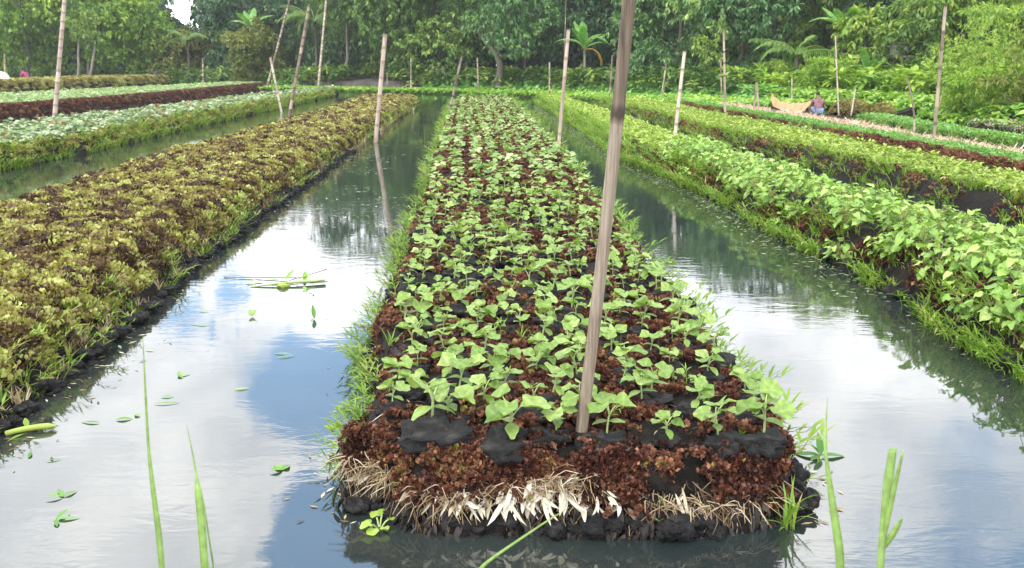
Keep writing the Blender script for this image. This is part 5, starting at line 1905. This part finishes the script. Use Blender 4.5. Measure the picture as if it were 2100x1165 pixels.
sprig('round leaved water plant left of the front corner of the bed', (700, 915), 5, .035, .8)
sprig('pale spreading water plant afloat under the left front corner', (778, 1082), 7, .028, .3)
o = thing('water_plant', 'dark pointed leaved water plant right of the front right corner', 'water plant', tuple(gp(1683, 938)))
for (L, W, rz, up) in [(.14, .045, 1.3, .05), (.14, .04, -1.5, .05), (.12, .04, .0, 1.1), (.08, .025, .9, .8), (.09, .03, 2.2, .1)]:
    m_ = MB(); m_.add(*flat_leaf(L, W, rz, (0, 0, .01), up, .1)); m_.build('leaf', M['green'], o)

# grass clump at the right front corner and small weeds on the front face
def grass_clump(label, pos, n, h, mat='grass', w_=.011):
    o = thing('grass_clump', label, 'grass', pos)
    for i in range(n):
        hh = h * RNG.uniform(.5, 1.1)
        P_ = place(leaf(hh, w_, 6, .3, .35, RNG.uniform(.2, .9)), eul(0, 0, RNG.uniform(0, 6.28)) @ eul(math.pi / 2 - abs(RNG.normal(0, .5)), 0, 0), (RNG.uniform(-.03, .03), RNG.uniform(-.02, .02), 0))
        m_ = MB(); m_.add(P_[0], P_[1], float(np.clip(RNG.normal(.5, .2), 0, 1))); m_.build('blade', M[mat], o)
    return o


q = gp(1615, 1070, .03)
grass_clump('tall bright grass clump at the right front corner of the bed', (q.x, q.y, .0), 20, .27)
q = gp(1325, 1045, .12)
grass_clump('small green weed sprouting from the front face of the bed', (q.x, float(CB.face(np.array([q.x]), np.array([.08]))[0]) - .01, .07), 9, .09, 'green', .014)
q = gp(1350, 1020, .15)
grass_clump('tiny weed above the small green weed on the front face', (q.x, float(CB.face(np.array([q.x]), np.array([.14]))[0]) - .01, .13), 6, .06, 'green', .012)

# specks and scraps on the open water (nobody could count them)
n = 900
Yq = RNG.uniform(4.5, 26, n)
Xl = np.interp(Yq, LB.R[:, 1], LB.R[:, 0]); Xr = np.interp(Yq, CB.L[:, 1], CB.L[:, 0])
Xq = Xl + (Xr - Xl) * RNG.random(n)
kk = fbm(Xq * 1.1, Yq * .55, 222) > np.where(Yq > 8.5, .54, .63)
m_ = MB()
fl = leaf(.06, .018, 2, .5, .1, 0.0)
m_.scatter(fl, P3(Xq[kk], Yq[kk], np.full(kk.sum(), .004)), rots(RNG.uniform(0, 6.28, kk.sum()), .05), RNG.uniform(.3, 1.3, kk.sum()) * (1 + Yq[kk] * .04), RNG.uniform(0, 1, kk.sum()))
tag(m_.build('floating_scraps', M['pale']), 'scattered pale scraps of weed floating in the left channel', 'floating weed', kind='stuff')
n = 2600
Yq = RNG.uniform(7, 44, n); Xq = RB.xl(Yq) - np.abs(RNG.normal(.0, .22, n)) - .05
m_ = MB()
m_.scatter(fl, P3(Xq, Yq, np.full(n, .004)), rots(RNG.uniform(0, 6.28, n), .05), RNG.uniform(.3, 1.2, n) * (1 + Yq * .03), RNG.uniform(0, 1, n))
Y2 = RNG.uniform(16, 42, n); X2 = RB.xr(Y2) + RNG.random(n) * np.maximum(R2.xl(Y2) - RB.xr(Y2), .1)
k2 = fbm(X2 * 1.2, Y2 * .5, 31) > .42
m_.scatter(fl, P3(X2[k2], Y2[k2], np.full(k2.sum(), .004)), rots(RNG.uniform(0, 6.28, k2.sum()), .05), RNG.uniform(.6, 2, k2.sum()) * (1 + Y2[k2] * .03), RNG.uniform(.3, 1, k2.sum()))
tag(m_.build('floating_scraps', M['pale']), 'pale scraps of weed along the edges of the right channels', 'floating weed', kind='stuff')

n = 1500
Yq = 3.3 + 22 * RNG.random(n) ** 1.4
off = np.abs(RNG.normal(0, .16, n)) + .02
sd = RNG.integers(0, 4, n)
Xq = np.choose(sd, [LB.xr(Yq) + off, CB.xl(Yq) - off * .8, CB.xr(Yq) + off * .8, RB.xl(Yq) - off])
m_ = MB()
m_.scatter(leaf(.035, .010, 2, .5, .1, 0.0), P3(Xq, Yq, np.full(n, .004)), rots(RNG.uniform(0, 6.28, n), .06), RNG.uniform(.3, 1.5, n) * (1 + Yq * .03), np.clip(RNG.normal(.35, .3, n), 0, 1))
tag(m_.build('floating_bits', M['straw']), 'brown crumbs of dead weed floating along the bed edges', 'floating weed', kind='stuff')

# ------------------------------------------------------------------ reeds close to the camera
def reed(label, pts, Y, wid, mat='reed', name='reed_blade', extra=None):
    """upright reed; pts are (pixel x, pixel y, share of full width) from low to high"""
    P_ = np.array([atd(x, y, Y + .02 * i) for i, (x, y, _) in enumerate(pts)])
    foot = P_[0] + (P_[0] - P_[1]) / max(P_[0][2] - P_[1][2], -1e9) * 0
    foot = np.array([P_[0][0] + (P_[0][0] - P_[1][0]) * .8, P_[0][1], -.05])
    pth = np.concatenate([[foot, foot * .5 + P_[0] * .5], P_])
    wds = np.array([.5, .8] + [q[2] for q in pts]) * wid
    t_ = np.linspace(0, 1, 40); s_ = np.linspace(0, 1, len(pth))
    cen = np.stack([np.interp(t_, s_, pth[:, k]) for k in range(3)], 1)
    for _ in range(4):
        cen[1:-1] = (cen[:-2] + cen[1:-1] * 2 + cen[2:]) / 4
    wv = np.interp(t_, s_, wds) * .5
    V = np.stack([cen + np.stack([-wv, wv * .25, 0 * wv], 1), cen, cen + np.stack([wv, wv * .25, 0 * wv], 1)], 1)
    org = foot.copy()
    m_ = MB(); m_.add(V - org, grid_faces(40, 3), .5)
    if extra:
        for (p0, p1, p2, w2) in extra:
            A, B, C_ = (np.array(atd(*p_, Y + .03)) for p_ in (p0, p1, p2))
            tt = np.linspace(0, 1, 14)[:, None]
            cc = A * (1 - tt) ** 2 + 2 * B * tt * (1 - tt) + C_ * tt ** 2
            ww = w2 * .5 * np.clip(np.sin(np.pi * (.12 + .8 * tt[:, 0])), .1, 1)
            V = np.stack([cc + np.stack([-ww, ww * .2, 0 * ww], 1), cc, cc + np.stack([ww, ww * .2, 0 * ww], 1)], 1)
            m_.add(V - org, grid_faces(14, 3), .6)
    o = m_.build(name, M[mat]); o.location = org
    so = o.modifiers.new('thickness', 'SOLIDIFY'); so.thickness = .0006
    return tag(o, label, 'reed')


M['reed'] = leaf_mat('reed_blade', [(0, (.14, .26, .05)), (.5, (.26, .40, .11)), (1, (.42, .50, .18))], .45, .35, noise=.45, nscale=60)
reed('tall thin reed blade at lower left reaching highest', [(332, 1175, .9), (326, 1100, 1.0), (314, 1010, .8), (304, 920, .45), (298, 800, .35), (293, 690, .05)], 1.45, px_size(15, 1.45))
reed('broad pale reed blade right of the tallest left reed', [(420, 1175, 1.0), (414, 1090, 1.0), (406, 1005, .95), (403, 980, .3), (400, 955, .25), (383, 870, .03)], 1.4, px_size(19, 1.4))
reed('thread thin reed beside the broad pale reed', [(440, 1175, .9), (428, 1100, .8), (418, 1030, .6), (408, 990, .1)], 1.42, px_size(5, 1.42))
reed('long reed blade slanting across the front of the bed', [(975, 1172, 1.0), (1020, 1138, .95), (1070, 1104, .8), (1120, 1070, .55), (1168, 1040, .05)], 1.7, px_size(13, 1.7))
reed('reed blade with a thread tip right of the front corner', [(1728, 1175, 1.0), (1718, 1100, 1.0), (1704, 1010, .75), (1693, 930, .35), (1692, 890, .5), (1694, 870, .2), (1697, 815, .03)], 1.4, px_size(21, 1.4))
reed('split reed shoot with broad upright blades at lower right', [(1806, 1178, .8), (1808, 1130, .8), (1814, 1060, .85), (1822, 990, 1.1), (1832, 920, .9)], 1.35, px_size(22, 1.35), extra=[((1810, 1125), (1828, 1020), (1853, 922), px_size(13, 1.35)), ((1810, 1128), (1830, 1100), (1850, 1062), px_size(20, 1.35))])

# ------------------------------------------------------------------ air
m_ = MB(); box(m_, -420, 420, -30, 430, -2.5, 40)
m, t = mat_new('thin_haze')
pv = t.n('ShaderNodeVolumePrincipled')
pv.inputs['Color'].default_value = (.86, .93, 1.0, 1)
pv.inputs['Density'].default_value = .00045
t.l(pv.outputs[0], t.n('ShaderNodeOutputMaterial').inputs['Volume'])
tag(m_.build('haze', m, None, False), 'thin pale humid air over the pond', 'haze', kind='stuff')
